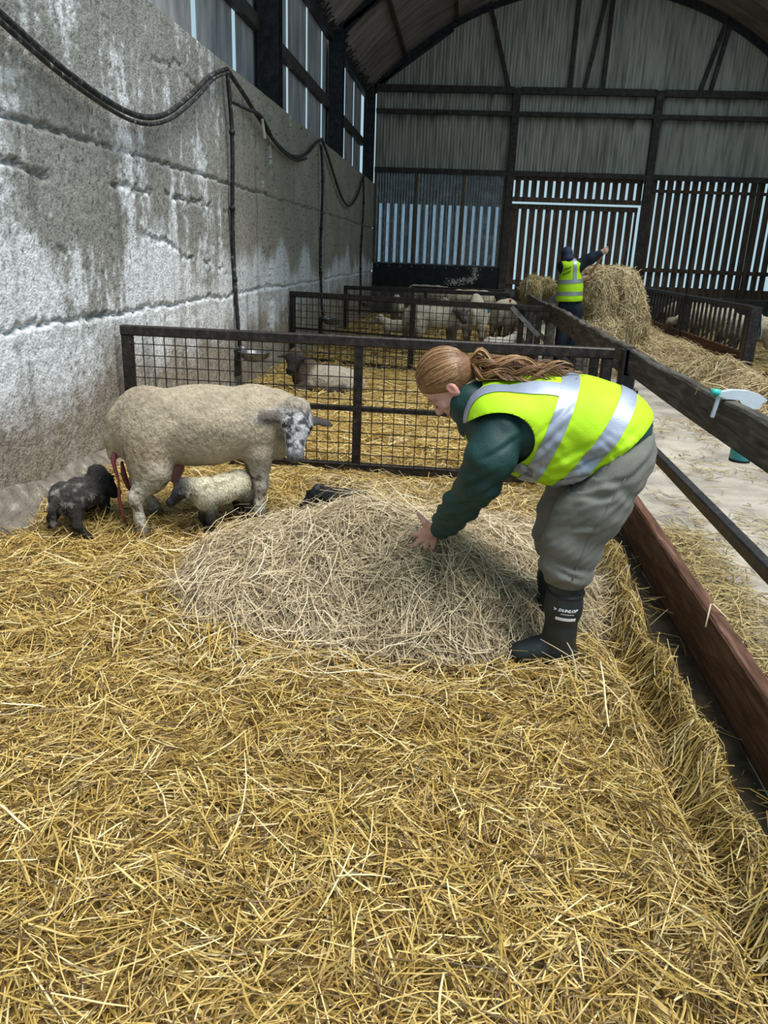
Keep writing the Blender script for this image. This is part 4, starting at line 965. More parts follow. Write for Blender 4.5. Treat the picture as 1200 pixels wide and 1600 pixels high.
# ------------------------------------------------------------------ the person spreading hay
material('jacket_green', [(0.3, (0.004,0.030,0.029)), (0.7, (0.008,0.047,0.045))], 9, 5, 0.62, 0.15, 120, spec=0.4)
material('hi_vis', [(0.3, (0.42,0.74,0.012)), (0.7, (0.50,0.84,0.02))], 7, 4, 0.65, 0.08, 160, spec=0.3)
material('reflective_tape', [(0.3, (0.30,0.35,0.46)), (0.7, (0.38,0.43,0.55))], 9, 4, 0.42, 0.05, 200, spec=0.6, metal=0.4)
material('reflective_grey', [(0.3, (0.26,0.29,0.33)), (0.7, (0.34,0.37,0.41))], 9, 4, 0.42, 0.05, 200, spec=0.6, metal=0.4)
material('trouser_grey', [(0.3, (0.140,0.142,0.132)), (0.7, (0.200,0.202,0.188))], 8, 5, 0.85, 0.12, 160)
material('boot_rubber', [(0.3, (0.010,0.014,0.017)), (0.7, (0.020,0.027,0.031))], 6, 4, 0.42, 0.03, 80, spec=0.45)
material('boot_sole', [(0.3, (0.012,0.011,0.010)), (0.7, (0.035,0.030,0.024))], 16, 4, 0.8)
material('print_white', [(0.4, (0.78,0.80,0.86)), (0.7, (0.86,0.88,0.92))], 6, 2, 0.6)
material('print_black', [(0.4, (0.008,0.009,0.008)), (0.7, (0.02,0.02,0.02))], 6, 2, 0.7)
material('navy_cloth', [(0.3, (0.004,0.008,0.018)), (0.7, (0.010,0.018,0.034))], 8, 5, 0.8, 0.1, 120)
material('hood_blue', [(0.3, (0.012,0.016,0.045)), (0.7, (0.03,0.038,0.085))], 12, 5, 0.75, 0.1, 120)
material('handle_wood', [(0.3, (0.30,0.17,0.07)), (0.7, (0.48,0.30,0.14))], 8, 5, 0.5, stretch=(4, 4, .5))
strand_mat('hair', [(0.0, (0.10,0.043,0.018)), (0.35, (0.20,0.095,0.040)), (0.7, (0.34,0.18,0.080)), (1.0, (0.52,0.32,0.16))], 0.38, 0.5)
material('hair_cap', [(0.3, (0.12,0.052,0.022)), (0.7, (0.24,0.12,0.052))], 24, 5, 0.45, 0.3, 90, stretch=(1, 1, 1), spec=0.5)
SK = (0.60, 0.36, 0.29); SKH = (0.57, 0.32, 0.26)
YC = 2.85
person = empty('person', (0.46, YC, 0.0), 'person in yellow vest, green jacket and grey trousers bending over the hay heap', 'person')
HC = V3(-.035, 2.86, 1.055); HU = V3(-.77, 0, .63); HF = V3(-.63, 0, -.77); HL = V3(0, 1, 0)
HR = np.stack([HL, HU, HF])
def hd_(l, u, f): return HC+HL*l+HU*u+HF*f
LIP = (0.48, 0.19, 0.17); CHK = (0.62, 0.33, 0.27)
bp = [ell(hd_(0, .020, -.008), (.074, .092, .093), HR, SK), ell(hd_(0, -.045, .030), (.058, .078, .055), HR, SK), ell(hd_(0, .028, .045), (.058, .045, .042), HR, SK),
      rc(hd_(0, -.018, .086), .008, hd_(0, -.055, .100), .0125, SK), ell(hd_(0, -.060, .092), (.017, .009, .012), HR, SK),
      rc(hd_(0, -.108, .070), .017, hd_(0, -.112, .066), .018, SK),
      rc(hd_(-.020, -.083, .078), .006, hd_(.020, -.083, .078), .006, LIP), rc(hd_(-.016, -.091, .077), .007, hd_(.016, -.091, .077), .007, LIP)]
for k in (-1, 1):
    bp += [rc(hd_(.052*k, -.060, -.005), .020, hd_(.012*k, -.112, .055), .018, SK), ell(hd_(.040*k, -.048, .060), (.020, .018, .016), HR, CHK),
           rc(hd_(.016*k, -.008, .086), .0085, hd_(.046*k, -.006, .072), .0085, (0.42, 0.24, 0.17)),
           ell(hd_(.031*k, -.027, .088), (.013, .008, .010), HR, SK, True), ell(hd_(.031*k, -.028, .079), (.014, .0085, .011), HR, (0.56, 0.33, 0.265)),
           ell(hd_(.076*k, -.025, -.008), (.009, .031, .018), HR, (0.62, 0.30, 0.25)), ell(hd_(.084*k, -.022, -.004), (.006, .017, .008), HR, SK, True)]
bp += chain([(hd_(0, -.055, -.03), .056), ((.07, YC, .985), .058), ((.13, YC, .95), .075)], SK)
bp += chain([((.60, YC, .87), .12), ((.42, YC, .92), .125), ((.22, YC, .92), .12), ((.13, YC, .93), .08)], SK)
bp += [rc((.15, YC-.14, .93), .055, (.15, YC+.14, .93), .055, SK), ell((.60, YC, .86), (.11, .16, .11), None, SK)]
bp += chain([((.15, 2.70, .92), .05), ((.112, 2.665, .735), .042), ((-.028, 2.955, .452), .029)], SK)
bp += chain([((.16, 3.0, .93), .05), ((.14, 3.08, .70), .042), ((.04, 3.12, .48), .029), ((.01, 3.14, .41), .03), ((.0, 3.16, .36), .014)], SK)
for y, s in ((2.72, 0), (3.01, 1)):
    bp += chain([((.60, YC+(y-YC)*.8, .85), .085), ((.455, y, .49), .058), ((.465, y, .10), .042), ((.36, y, .055), .034)], SK)
# near hand: palm, four fingers and a thumb pressing into the hay
HB = frame((-.55, .15, -.80), (-.45, -.80, .10))
bp += [ell((-.068, 2.985, .412), (.046, .017, .040), np.stack([V3(-.45, .10, -.88)/np.linalg.norm((-.45, .10, -.88)), V3(.08, -.98, -.15)/np.linalg.norm((.08, -.98, -.15)), V3(.88, .12, -.44)/np.linalg.norm((.88, .12, -.44))]), SKH),
       rc((-.032, 2.962, .447), .025, (-.058, 2.982, .42), .024, SKH)]
for k0, k1, k2, r_ in (((-.098, 2.985, .412), (-.126, 2.985, .402), (-.143, 3.005, .388), .0085), ((-.097, 2.985, .385), (-.122, 2.985, .357), (-.139, 3.01, .330), .009),
                       ((-.073, 2.985, .377), (-.079, 2.985, .347), (-.085, 3.01, .318), .0088), ((-.048, 2.985, .376), (-.050, 2.985, .350), (-.052, 3.008, .326), .0078)):
    bp += chain([((-.066, 2.985, .41), .011), (k0, r_*1.12), (k1, r_), (k2, r_*.85)], SKH)
bp += chain([((-.055, 2.98, .435), .015), ((-.088, 2.975, .462), .0115), ((-.118, 2.985, .494), .0085)], (0.58, 0.33, 0.28))
V, F, C = sdf_mesh(bp, 0.0056, 0.012, csoft=0.004)
br_ = sstep(.45, .7, fbm(V, 30, 971, 2)); C = C*(1-0.08*br_[:, None])
me = npmesh('body', V, F); setcol(me, C); body = obj('body', me, 'skin', person, True)
for k in (-1, 1):
    MB().tube([hd_(.020*k, -.031, .0865), hd_(.031*k, -.036, .0885), hd_(.042*k, -.032, .082)], [.0015, .003, .0012], 5).build('eyelash', 'eye', person)
    MB().tube([hd_(.014*k, -.003, .0955), hd_(.030*k, .001, .092), hd_(.048*k, -.004, .078)], [.0015, .0035, .001], 5).build('eyebrow', 'hair_cap', person)
# trousers
TC = (0.2, 0.2, 0.2)
tp = [ell((.590, YC, .875), (.135, .180, .135), None, TC), ell((.612, YC-.08, .85), (.108, .108, .125), None, TC), ell((.612, YC+.08, .85), (.108, .108, .125), None, TC)]
for y in (2.72, 3.01):
    yy = YC+(y-YC)*.85
    tp += chain([((.585, yy, .83), .135), ((.525, y, .66), .122), ((.468, y, .51), .102), ((.458, y, .43), .088), ((.462, y, .365), .078)], TC)
    tp += [ell((.455, y, .415), (.092, .090, .045), None, TC)]
def cloth(prims, h, k, name, matn, parent, folds, field=None, inflate=0.0, lapn=1):
    V, F, C = sdf_mesh(prims, h, k, field); V = lap(V, F, lapn); N_ = vnormals(V, F); V = V+N_*(folds(V)+inflate)[:, None]
    return V, F
def creases(V, segs, side=-1, w=.009, d=.007):
    o = np.zeros(len(V)); near = (V[:, 1]-YC)*side > .02
    for (x0, z0, x1, z1, k) in segs:
        ax, az = x1-x0, z1-z0; L2 = ax*ax+az*az; t = np.clip(((V[:, 0]-x0)*ax+(V[:, 2]-z0)*az)/L2, 0, 1)
        px, pz = V[:, 0]-x0-t*ax, V[:, 2]-z0-t*az; s_ = (px*az-pz*ax)/math.sqrt(L2); q = np.sqrt(px**2+pz**2)
        fade = np.sin(np.pi*np.clip(t, .03, .97))**.6
        o += near*fade*k*d*(-np.exp(-(q/w)**2)+.8*np.exp(-(((s_-2*w)/(1.3*w))**2)-np.clip(q-3*w, 0, None)**2/w**2))
    return o
def tr_folds(V):
    P = V.copy(); s = P[:, 0]*0.75+P[:, 2]*0.65
    a = np.sin(55*(P[:, 2]+0.28*P[:, 0])+7*fbm(P, 4, 981, 2))*0.0045*sstep(.70, .40, P[:, 2])
    b = (fbm(np.column_stack([P[:, 0]*0.6+P[:, 2]*1.0, P[:, 1]*1.5, (P[:, 2]-P[:, 0])*6]), 5.0, 983, 3)-.5)*0.022
    c = np.sin(70*(P[:, 0]*.5+P[:, 2]*.9)+9*fbm(P, 5, 985, 2))*0.0035*np.exp(-((P[:, 2]-.74)/.08)**2)
    return a+b+c+creases(V, [(.43, .745, .62, .80, 1.2), (.43, .715, .58, .735, 1), (.44, .68, .60, .76, .8), (.42, .60, .53, .625, 1), (.38, .47, .52, .43, 1.2), (.40, .44, .50, .40, 1), (.55, .60, .50, .50, 1), (.58, .66, .66, .78, .8)])
V, F = cloth(tp, 0.0078, 0.035, 'trousers', 'trouser_grey', person, tr_folds)
V = V-vnormals(V, F)*(0.042*sstep(-.035, .03, (V[:, 0]-.572)*-.68+(V[:, 2]-.858)*.73))[:, None]
V, F = clip_mesh(V, F, [lambda P: P[:, 2]-.352, lambda P: .085-((P[:, 0]-.572)*-.68+(P[:, 2]-.858)*.73)])
tro = obj('trousers', pymesh('trousers', V, F), 'trouser_grey', person, True)
m = MB()
for q in (0,):
    bv = BVHTree.FromPolygons([Vector(v) for v in V], [tuple(f) for f in F]); pts = []
    for t in np.linspace(0, 1, 22):
        p0 = Vector((.60-.13*t-.02*math.sin(3*t), 2.4, .80-.40*t)); hit = bv.ray_cast(p0, Vector((0, 1, 0)))
        if hit[0]: pts.append(hit[0]+Vector((0, -.001, 0)))
    m.tube(pts, 0.0022, 5)
m.build('side_seam', 'trouser_grey', tro, True)
# boots
def boot(y, text):
    fld = lambda X, Y, Z: 0.004-Z+0*X+0*Y
    C0 = (0.02, 0.02, 0.02)
    pr = chain([((.465, y, .375), .069), ((.463, y, .25), .066), ((.462, y, .14), .057), ((.468, y, .08), .055)], C0)
    pr += [ell((.482, y, .052), (.056, .046, .058), None, C0), *chain([((.445, y, .075), .052), ((.385, y, .056), .049), ((.325, y, .043), .040)], C0), ell((.345, y, .038), (.066, .048, .040), None, C0)]
    V, F, C = sdf_mesh(pr, 0.005, 0.03, fld); V = lap(V, F, 1)
    b = obj('boot', npmesh('boot', V, F), 'boot_rubber', person, True)
    sole = MB(); n = 40; out = []
    for i in range(n):
        a = 2*math.pi*i/n; ca, sa = math.cos(a), math.sin(a)
        x = .41+.125*ca; w = .050-.010*math.exp(-((x-.44)/.04)**2)+.004*math.sin(a)
        out.append((x+(.0 if ca > 0 else 0), y+w*math.copysign(abs(sa)**.75, sa)))
    sole.add([(x, yy, -.022) for x, yy in out]+[(x, yy, .012) for x, yy in out], [tuple(range(n-1, -1, -1)), tuple(range(n, 2*n))]+[(i, (i+1) % n, n+(i+1) % n, n+i) for i in range(n)])
    sole.build('sole', 'boot_sole', b)
    for z, r_ in ((.372, .0705), (.318, .0705), (.312, .0705)):
        MB().tube([(.4645+r_*math.cos(a), y+r_*math.sin(a), z) for a in np.linspace(0, 2*math.pi, 37)], 0.0028, 5, False).build('rim', 'boot_rubber', b, True)
    if text:
        bv = BVHTree.FromPolygons([Vector(v) for v in V], [tuple(int(i) for i in f) for f in F])
        def stamp(me_, matn, name):
            for v in me_.vertices:
                hit = bv.ray_cast(Vector((v.co.x, y-.3, v.co.z)), Vector((0, 1, 0)))
                v.co = (hit[0].x, hit[0].y-.0018, hit[0].z) if hit[0] else (v.co.x, y-.07, v.co.z)
            obj(name, me_, matn, b)
        def word(s, x, z, size, shear, fat):
            cu = bpy.data.curves.new('w', 'FONT'); cu.body = s; cu.size = size; cu.shear = shear; cu.offset = fat; cu.resolution_u = 2; cu.space_character = 1.05
            to = bpy.data.objects.new('w', cu); COL.objects.link(to); bpy.context.view_layer.update()
            me_ = bpy.data.meshes.new_from_object(to.evaluated_get(bpy.context.evaluated_depsgraph_get())); bpy.data.objects.remove(to)
            w = max(v.co.x for v in me_.vertices)-min(v.co.x for v in me_.vertices)
            bm = bmesh.new(); bm.from_mesh(me_); bmesh.ops.triangulate(bm, faces=bm.faces); bmesh.ops.subdivide_edges(bm, edges=[e for e in bm.edges if e.calc_length() > size*.3], cuts=2); bm.to_mesh(me_); bm.free()
            for v in me_.vertices: v.co = (x+v.co.x*text_w[s]/w, 0, z+v.co.y-0.06*v.co.x)
            return me_
        text_w = {'DUNLOP': .074, 'PROFESSIONAL': .050}
        stamp(word('DUNLOP', .434, .262, .0155, .35, .0006), 'print_white', 'lettering')
        stamp(word('PROFESSIONAL', .445, .249, .0065, 0, .0001), 'print_white', 'lettering')
        ar = bpy.data.meshes.new('arrow'); ar.from_pydata([(.418, 0, .274), (.430, 0, .267), (.419, 0, .2615), (.422, 0, .268)], [], [(0, 1, 2, 3)]); stamp(ar, 'print_white', 'arrow_mark')
        gx, gz = 12, 2; vv = [(.428+.076*i/gx, 0, .2375-.013*j/gz-.005*i/gx) for i in range(gx+1) for j in range(gz+1)]
        lb = bpy.data.meshes.new('label'); lb.from_pydata(vv, [], [(i*(gz+1)+j, (i+1)*(gz+1)+j, (i+1)*(gz+1)+j+1, i*(gz+1)+j+1) for i in range(gx) for j in range(gz)]); stamp(lb, 'print_white', 'size_label')
    return b
boot(2.72, True); boot(3.01, False)
# jacket: torso, sleeves, collar
JC = (0.01, 0.05, 0.05)
torso = [ell((.17, YC, .925), (.13, .195, .130), None, JC), ell((.30, YC, .930), (.18, .200, .165), None, JC), ell((.45, YC, .925), (.18, .195, .170), None, JC), ell((.565, YC, .895), (.168, .198, .165), None, JC), ell((.41, YC, .815), (.15, .165, .095), None, JC)]
jp = [dict(p) for p in torso]
jp += chain([((.165, 2.705, .905), .092), ((.140, 2.655, .83), .088), ((.110, 2.675, .738), .075), ((.050, 2.785, .602), .067), ((-.012, 2.905, .478), .055)], JC)
jp += chain([((.175, 3.0, .925), .095), ((.155, 3.05, .80), .085), ((.14, 3.08, .69), .075), ((.085, 3.11, .57), .062), ((.045, 3.12, .49), .050)], JC)
jp += chain([((.12, YC, .95), .115), ((.060, YC, .985), .088)], JC)+[rc((.050, YC-.03, .955), .036, (.045, YC-.03, .885), .022, JC), rc((.050, YC+.03, .955), .036, (.045, YC+.03, .885), .022, JC)]
def jk_folds(V):
    P = V; arm = sstep(.78, .6, P[:, 2])*(P[:, 0] < .2)
    a = np.sin(75*(P[:, 2]+.55*P[:, 0])+8*fbm(P, 6, 991, 2))*0.0038*(0.35+arm*.9)*(P[:, 1] < 2.95)
    return a+(fbm(P*np.array([1, 1, 1]), 9, 993, 3)-.5)*0.020+creases(P, [(.16, .80, .05, .72, 1), (.18, .76, .06, .66, 1.1), (.12, .68, .0, .62, 1), (.09, .62, -.02, .56, 1), (.24, .92, .10, .84, .9), (.05, .57, -.04, .53, 1)])
V, F = cloth(jp, 0.0076, 0.022, 'jacket', 'jacket_green', person, jk_folds)
hemn = V3(-.68, 0, .73); hem0 = V3(.572, 0, .858)
cuff_n = V3(.35, -.70, .62)/np.linalg.norm((.35, -.70, .62))
V, F = clip_mesh(V, F, [lambda P: (P[:, 0]-hem0[0])*hemn[0]+(P[:, 2]-hem0[2])*hemn[2]+.030,
                        lambda P: np.where((P[:, 1] < 2.98) & (P[:, 2] < .62), (P-V3(-.018, 2.925, .465))@cuff_n, 1.0)])
jk = obj('jacket', pymesh('jacket', V, F), 'jacket_green', person, True); jk.modifiers.new('thick', 'SOLIDIFY').thickness = 0.004
# vest shell over the torso
vp = [dict(p) for p in torso]
for p in vp: p['r'] = p['r']+0.014
vp += [rc((.13, YC-.09, .985), .075, (.13, YC+.09, .985), .075, JC), ell((.185, 2.70, .96), (.11, .075, .085), None, JC), ell((.185, 3.0, .96), (.11, .075, .085), None, JC), ell((.33, YC, .785), (.15, .15, .07), None, JC)]
def vest_folds(V):
    P = V
    return (fbm(np.column_stack([P[:, 0]*3+P[:, 2]*4, P[:, 1]*2, (P[:, 0]-P[:, 2])*1.2]), 3.6, 995, 3)-.5)*0.044*sstep(1.03, .85, P[:, 2])+(fbm(P, 10, 997, 2)-.5)*0.012+creases(P, [(.30, .78, .52, .93, 1.3), (.33, .74, .55, .87, 1.2), (.24, .80, .40, .98, 1), (.36, .72, .50, .80, 1.2), (.45, .78, .64, .97, 1.1), (.27, .90, .40, 1.03, .8), (.50, .82, .62, .90, 1)])
Vv, Fv = cloth(vp, 0.0075, 0.05, 'vest', 'hi_vis', person, vest_folds, lapn=2)
def arm_hole(P):
    dx, dz = (P[:, 0]-.150), (P[:, 2]-.875); c, s = math.cos(.45), math.sin(.45); a, b = dx*c+dz*s, -dx*s+dz*c
    q = np.sqrt((a/.140)**2+(b/.118)**2)-1
    return np.where(np.abs(P[:, 1]-YC) > .085, q, 1.0)
g_hem = lambda P: (P[:, 0]-hem0[0])*hemn[0]+(P[:, 2]-hem0[2])*hemn[2]
g_neck = lambda P: np.where(P[:, 2] > .80, (P[:, 0]-.085)*.80+(P[:, 2]-1.0)*(-.15)+0.9*np.maximum(np.abs(P[:, 1]-YC)-.07, 0), P[:, 0]-.12)
VV, FF = clip_mesh(Vv, Fv, [g_hem, g_neck, arm_hole])
vest = obj('vest', pymesh('vest', VV, FF), 'hi_vis', person, True); vest.modifiers.new('thick', 'SOLIDIFY').thickness = 0.003
Nv = vnormals(np.array(Vv), np.array(Fv)); Vt = np.array(Vv)+Nv*0.0035
def tape(name, fields):
    a, b = clip_mesh(Vt, Fv, [g_hem, g_neck, arm_hole]+fields); obj(name, pymesh(name, a, b), 'reflective_tape', vest, True)
def band(p, q, hw):
    d = np.array(q, float)-np.array(p, float); n_ = np.array((d[1], -d[0]))/np.linalg.norm(d)
    return lambda P: hw-np.abs((P[:, 0]-p[0])*n_[0]+(P[:, 2]-p[1])*n_[1])
b1 = band((.290, .745), (.405, 1.10), .030); b2 = band((.415, .72), (.610, 1.06), .030)
tape('reflective_band', [b1]); tape('reflective_band', [b2])
left_of_b1 = lambda P: -(((P[:, 0]-.290)*.952+(P[:, 2]-.745)*-.308)+.028)
for yk in (2.725, 2.975): tape('shoulder_tape', [lambda P, yk=yk: .029-np.abs(P[:, 1]-yk), lambda P: P[:, 2]-.93, left_of_b1])
tape('front_tape', [lambda P: .024-np.abs(P[:, 2]-(.795-.30*(P[:, 0]-.20))), lambda P: .30-P[:, 0], lambda P: P[:, 0]-.215, lambda P: YC-.06-P[:, 1]])
bvv = BVHTree.FromPolygons([Vector(v) for v in VV], [tuple(f) for f in FF])
def vest_word(s, x, z, size, ang):
    cu = bpy.data.curves.new('w', 'FONT'); cu.body = s; cu.size = size; cu.offset = .0008; cu.resolution_u = 2
    to = bpy.data.objects.new('w', cu); COL.objects.link(to); bpy.context.view_layer.update()
    me_ = bpy.data.meshes.new_from_object(to.evaluated_get(bpy.context.evaluated_depsgraph_get())); bpy.data.objects.remove(to)
    for v in me_.vertices:
        a, b = v.co.x, v.co.y; xx, zz = x+a*math.cos(ang)-b*math.sin(ang), z+a*math.sin(ang)+b*math.cos(ang)
        h_ = bvv.ray_cast(Vector((xx, 2.3, zz)), Vector((0, 1, 0))); v.co = (xx, (h_[0].y if h_[0] else 2.68)-.004, zz)
    obj('lettering', me_, 'print_black', vest)
vest_word('NT', .232, .752, .022, .6)
# hair: cap, strands, ponytail
hc = [ell(hd_(0, .024, -.014), (.084, .104, .105), HR, (.2, .1, .04)), ell(hd_(0, .0, -.06), (.066, .07, .055), HR, (.2, .1, .04)), ell(hd_(0, -.006, -.090), (.030, .030, .028), HR, (.2, .1, .04))]
def face_cut(X, Y, Z):
    u = (X-HC[0])*HU[0]+(Z-HC[2])*HU[2]; f = (X-HC[0])*HF[0]+(Z-HC[2])*HF[2]
    return f*.62-u*.785-.026+0*Y
V, F, C = sdf_mesh(hc, 0.005, 0.02, face_cut); V = lap(V, F, 1)
hair = obj('hair', npmesh('hair', V, F), 'hair_cap', person, True)
tie = V3(-0.002, -.012, -.113)   # in (l, u, f)
def cap_pt(d, r=1.012): 
    c0 = np.array((0, .024, -.014)); rad = np.array((.084, .104, .105)); d = d/np.linalg.norm(d)
    t = 1/np.sqrt(((d/rad)**2).sum()); return c0+d*t*r
m = MB(); rnds = []
def add_strand(pts, rs, n=4):
    k0 = len(m.v); m.tube(pts, rs, n, False); rnds.extend([random.random()]*(len(m.v)-k0))
for k in range(1000):
    th = random.uniform(0, 2*math.pi); # points around the hairline plane
    d0 = np.array((math.sin(th), 0.0, 0.0))+np.array((0, .62, .785))*math.cos(th)*1.0
    d0 = d0+np.array((0, -.785, .62))*random.uniform(-.8, .25); d0 = d0+np.random.default_rng(k).normal(0, .02, 3)
    td = tie-np.array((0, .024, -.014)); pts = []
    s = np.array(d0)/np.linalg.norm(d0); e = td/np.linalg.norm(td); om = math.acos(max(-1, min(1, s@e)))
    if om < .25: continue
    j = random.uniform(1.002, 1.022)
    for t in np.linspace(0, .97, 9):
        q = (math.sin((1-t)*om)*s+math.sin(t*om)*e)/math.sin(om); c = cap_pt(q, j)
        if t > .75: c = c*(1-(t-.75)*2.2)+tie*((t-.75)*2.2)
        pts.append(hd_(*c))
    add_strand(pts, [.0008, .0014, .0015, .0015, .0015, .0015, .0014, .0013, .0011])
n1 = len(m.v)
me = m.mesh('hair_strands'); a = me.attributes.new('rnd', 'FLOAT', 'POINT'); a.data.foreach_set('value', np.array(rnds, np.float32)); obj('hair_strands', me, 'hair', hair, True)
T0 = hd_(*tie)
MB().tube([T0+HL*.022*math.cos(a)+(HU*.6+HF*.8)*.022*math.sin(a)*0.6+HU*.018*math.sin(a) for a in np.linspace(0, 2*math.pi, 17)], .006, 6, False).build('hair_tie', 'print_black', hair, True)
m = MB(); rnds = []
cl = [T0, V3(.075, 2.85, 1.133), V3(.13, 2.83, 1.112), V3(.20, 2.815, 1.105), V3(.27, 2.81, 1.110), V3(.335, 2.81, 1.116), V3(.41, 2.81, 1.116)]
wd = [.012, .044, .050, .048, .042, .034, .018]
for lk in range(26):
    a0 = random.uniform(0, 2*math.pi); rad = .25+.75*math.sqrt(random.random()); ph = random.uniform(0, 6.28); fr = random.uniform(2.2, 3.4); am = random.uniform(.011, .023); le = random.uniform(.55, 1.08); sg = random.choice((-1, 1)); lt = random.gauss(.52, .20)
    for k in range(15):
        ja, jr, js = random.gauss(0, .16), random.gauss(0, .07), random.gauss(0, .40); end = le*random.uniform(.88, 1.05); pts = []; rs = []
        for i in range(25):
            t = i/24*end*6; j = min(int(t), 5); ft = t-j; c = cl[j]*(1-ft)+cl[j+1]*ft; w = wd[j]*(1-min(ft, 1))+wd[j+1]*min(ft, 1); w = max(w, .012)
            gr = min(t/1.2, 1.0); wv = am*gr*math.sin(ph+fr*t+js); wh = sg*am*gr*math.cos(ph+fr*t+js)
            p = c+V3(0, 1, 0)*(math.cos(a0+ja)*(rad+jr)*w*1.15+wh*.8)+V3(0, 0, 1)*(math.sin(a0+ja)*(rad+jr)*w*.95+wv)+V3(1, 0, 0)*wh*.5
            if p[0] > .10: p[2] = max(p[2], 1.072+0.018*math.cos((p[0]-.25)*6)+.004*jr)
            pts.append(p); rs.append(.0028*(1-.6*i/24))
        k0 = len(m.v); m.tube(pts, rs, 4, False); rnds.extend([min(1, max(0, random.gauss(lt, .10)))]*(len(m.v)-k0))
me = m.mesh('ponytail'); a = me.attributes.new('rnd', 'FLOAT', 'POINT'); a.data.foreach_set('value', np.array(rnds, np.float32)); obj('ponytail', me, 'hair', hair, True)

# ------------------------------------------------------------------ the person with the fork, farther down the passage
p2 = empty('person', (1.60, 12.0, FZ), 'person in yellow vest and dark hood forking hay off the bale', 'person')
y2 = 12.0; SK2 = (.55, .33, .26)
bq = [ell((1.495, y2+.05, 1.575), (.075, .095, .11), None, SK2), *chain([((1.51, y2+.02, 1.50), .05), ((1.56, y2, 1.40), .06)], SK2), *chain([((1.57, y2, 1.38), .10), ((1.60, y2, .95), .10), ((1.61, y2, .84), .09)], SK2),
      *chain([((1.66, y2, 1.43), .06), ((1.83, y2-.02, 1.53), .045), ((1.98, y2-.03, 1.625), .032), ((2.025, y2-.035, 1.655), .034), ((2.03, y2-.06, 1.62), .02)], SK2), *chain([((1.45, y2+.05, 1.40), .055), ((1.60, y2+.26, 1.22), .04), ((1.79, y2+.24, 1.245), .030), ((1.855, y2+.22, 1.262), .034)], SK2)]
for x in (1.53, 1.70): bq += chain([((x, y2, .80), .06), ((x, y2-.02, .36), .055), ((x, y2, -.06), .04), ((x, y2+.12, -.10), .035)], SK2)
V, F, C = sdf_mesh(bq, .011, .03); me = npmesh('body', V, F); setcol(me, C); obj('body', me, 'skin', p2, True)
def simple(prims, h, k, name, matn, amp=.008, gs=None, sc=7):
    V, F, C = sdf_mesh(prims, h, k); V = lap(V, F, 1); V = V+vnormals(V, F)*((fbm(V, sc, 777, 2)-.5)*2*amp)[:, None]
    if gs: V, F = clip_mesh(V, F, gs)
    return obj(name, pymesh(name, V, F), matn, p2, True), V, F
c0 = (.1, .1, .1)
simple([*chain([((1.57, y2, 1.38), .14), ((1.60, y2, .95), .145)], c0), ell((1.57, y2, 1.42), (.19, .12, .09), None, c0), *chain([((1.67, y2, 1.43), .085), ((1.83, y2-.02, 1.53), .075), ((1.945, y2-.03, 1.602), .052)], c0),
        *chain([((1.45, y2+.05, 1.40), .085), ((1.60, y2+.26, 1.22), .065), ((1.755, y2+.245, 1.24), .046)], c0)], .012, .04, 'jacket', 'navy_cloth')
tl_ = [ell((1.61, y2, .86), (.17, .13, .14), None, c0)]
for x in (1.53, 1.70): tl_ += chain([((x, y2, .80), .11), ((x, y2-.02, .36), .085), ((x, y2, -.02), .075)], c0)
simple(tl_, .014, .04, 'trousers', 'navy_cloth')
for x in (1.53, 1.70): simple([*chain([((x, y2, .10), .062), ((x, y2, -.06), .055)], c0), *chain([((x, y2, -.09), .045), ((x, y2+.14, -.10), .04)], c0)], .012, .03, 'boot', 'boot_rubber', .0)
simple([ell((1.490, y2+.04, 1.585), (.088, .105, .105), None, c0), ell((1.505, y2+.01, 1.52), (.095, .10, .06), None, c0), rc((1.49, y2+.14, 1.60), .03, (1.48, y2+.17, 1.59), .02, c0)], .010, .03, 'hood', 'hood_blue', .006)
vq = [*chain([((1.565, y2, 1.36), .155), ((1.595, y2, .97), .165)], c0), ell((1.565, y2, 1.42), (.185, .135, .085), None, c0), ell((1.585, y2, 1.1), (.185, .155, .2), None, c0), ell((1.585, y2, .97), (.188, .16, .12), None, c0)]
V2, F2, C2 = sdf_mesh(vq, .012, .05); V2 = lap(V2, F2, 2); V2 = V2+vnormals(V2, F2)*((fbm(V2, 8, 779, 2)-.5)*.016)[:, None]
vg = [lambda P: P[:, 2]-(.915+.05*(P[:, 0]-1.4)), lambda P: np.sqrt(((P[:, 0]-1.755)/.085)**2+((P[:, 2]-1.40)/.105)**2)-1, lambda P: np.sqrt(((P[:, 0]-1.385)/.055)**2+((P[:, 2]-1.38)/.10)**2)-1, lambda P: np.sqrt(((P[:, 0]-1.51)/.075)**2+((P[:, 2]-1.545)/.075)**2+((P[:, 1]-y2)/.3)**2)-1]
a, b = clip_mesh(V2, F2, vg); v2 = obj('vest', pymesh('vest', a, b), 'hi_vis', p2, True); v2.modifiers.new('thick', 'SOLIDIFY').thickness = .004
Vt2 = V2+vnormals(V2, F2)*.005
for nm, fl in (('reflective_band', [lambda P: .026-np.abs(P[:, 2]-(1.035+.06*(P[:, 0]-1.58)))]), ('reflective_band', [lambda P: .028-np.abs(P[:, 2]-(1.205+.10*(P[:, 0]-1.58)))]),
               ('shoulder_tape', [lambda P: .026-np.abs(P[:, 0]-(1.615-.10*(P[:, 2]-1.3))), lambda P: P[:, 2]-1.23, lambda P: y2+.05-P[:, 1]])):
    a, b = clip_mesh(Vt2, F2, vg+fl); obj(nm, pymesh(nm, a, b), 'reflective_grey', v2, True)
bv2 = BVHTree.FromPolygons([Vector(v) for v in V2], [tuple(int(i) for i in f) for f in F2]); m = MB()
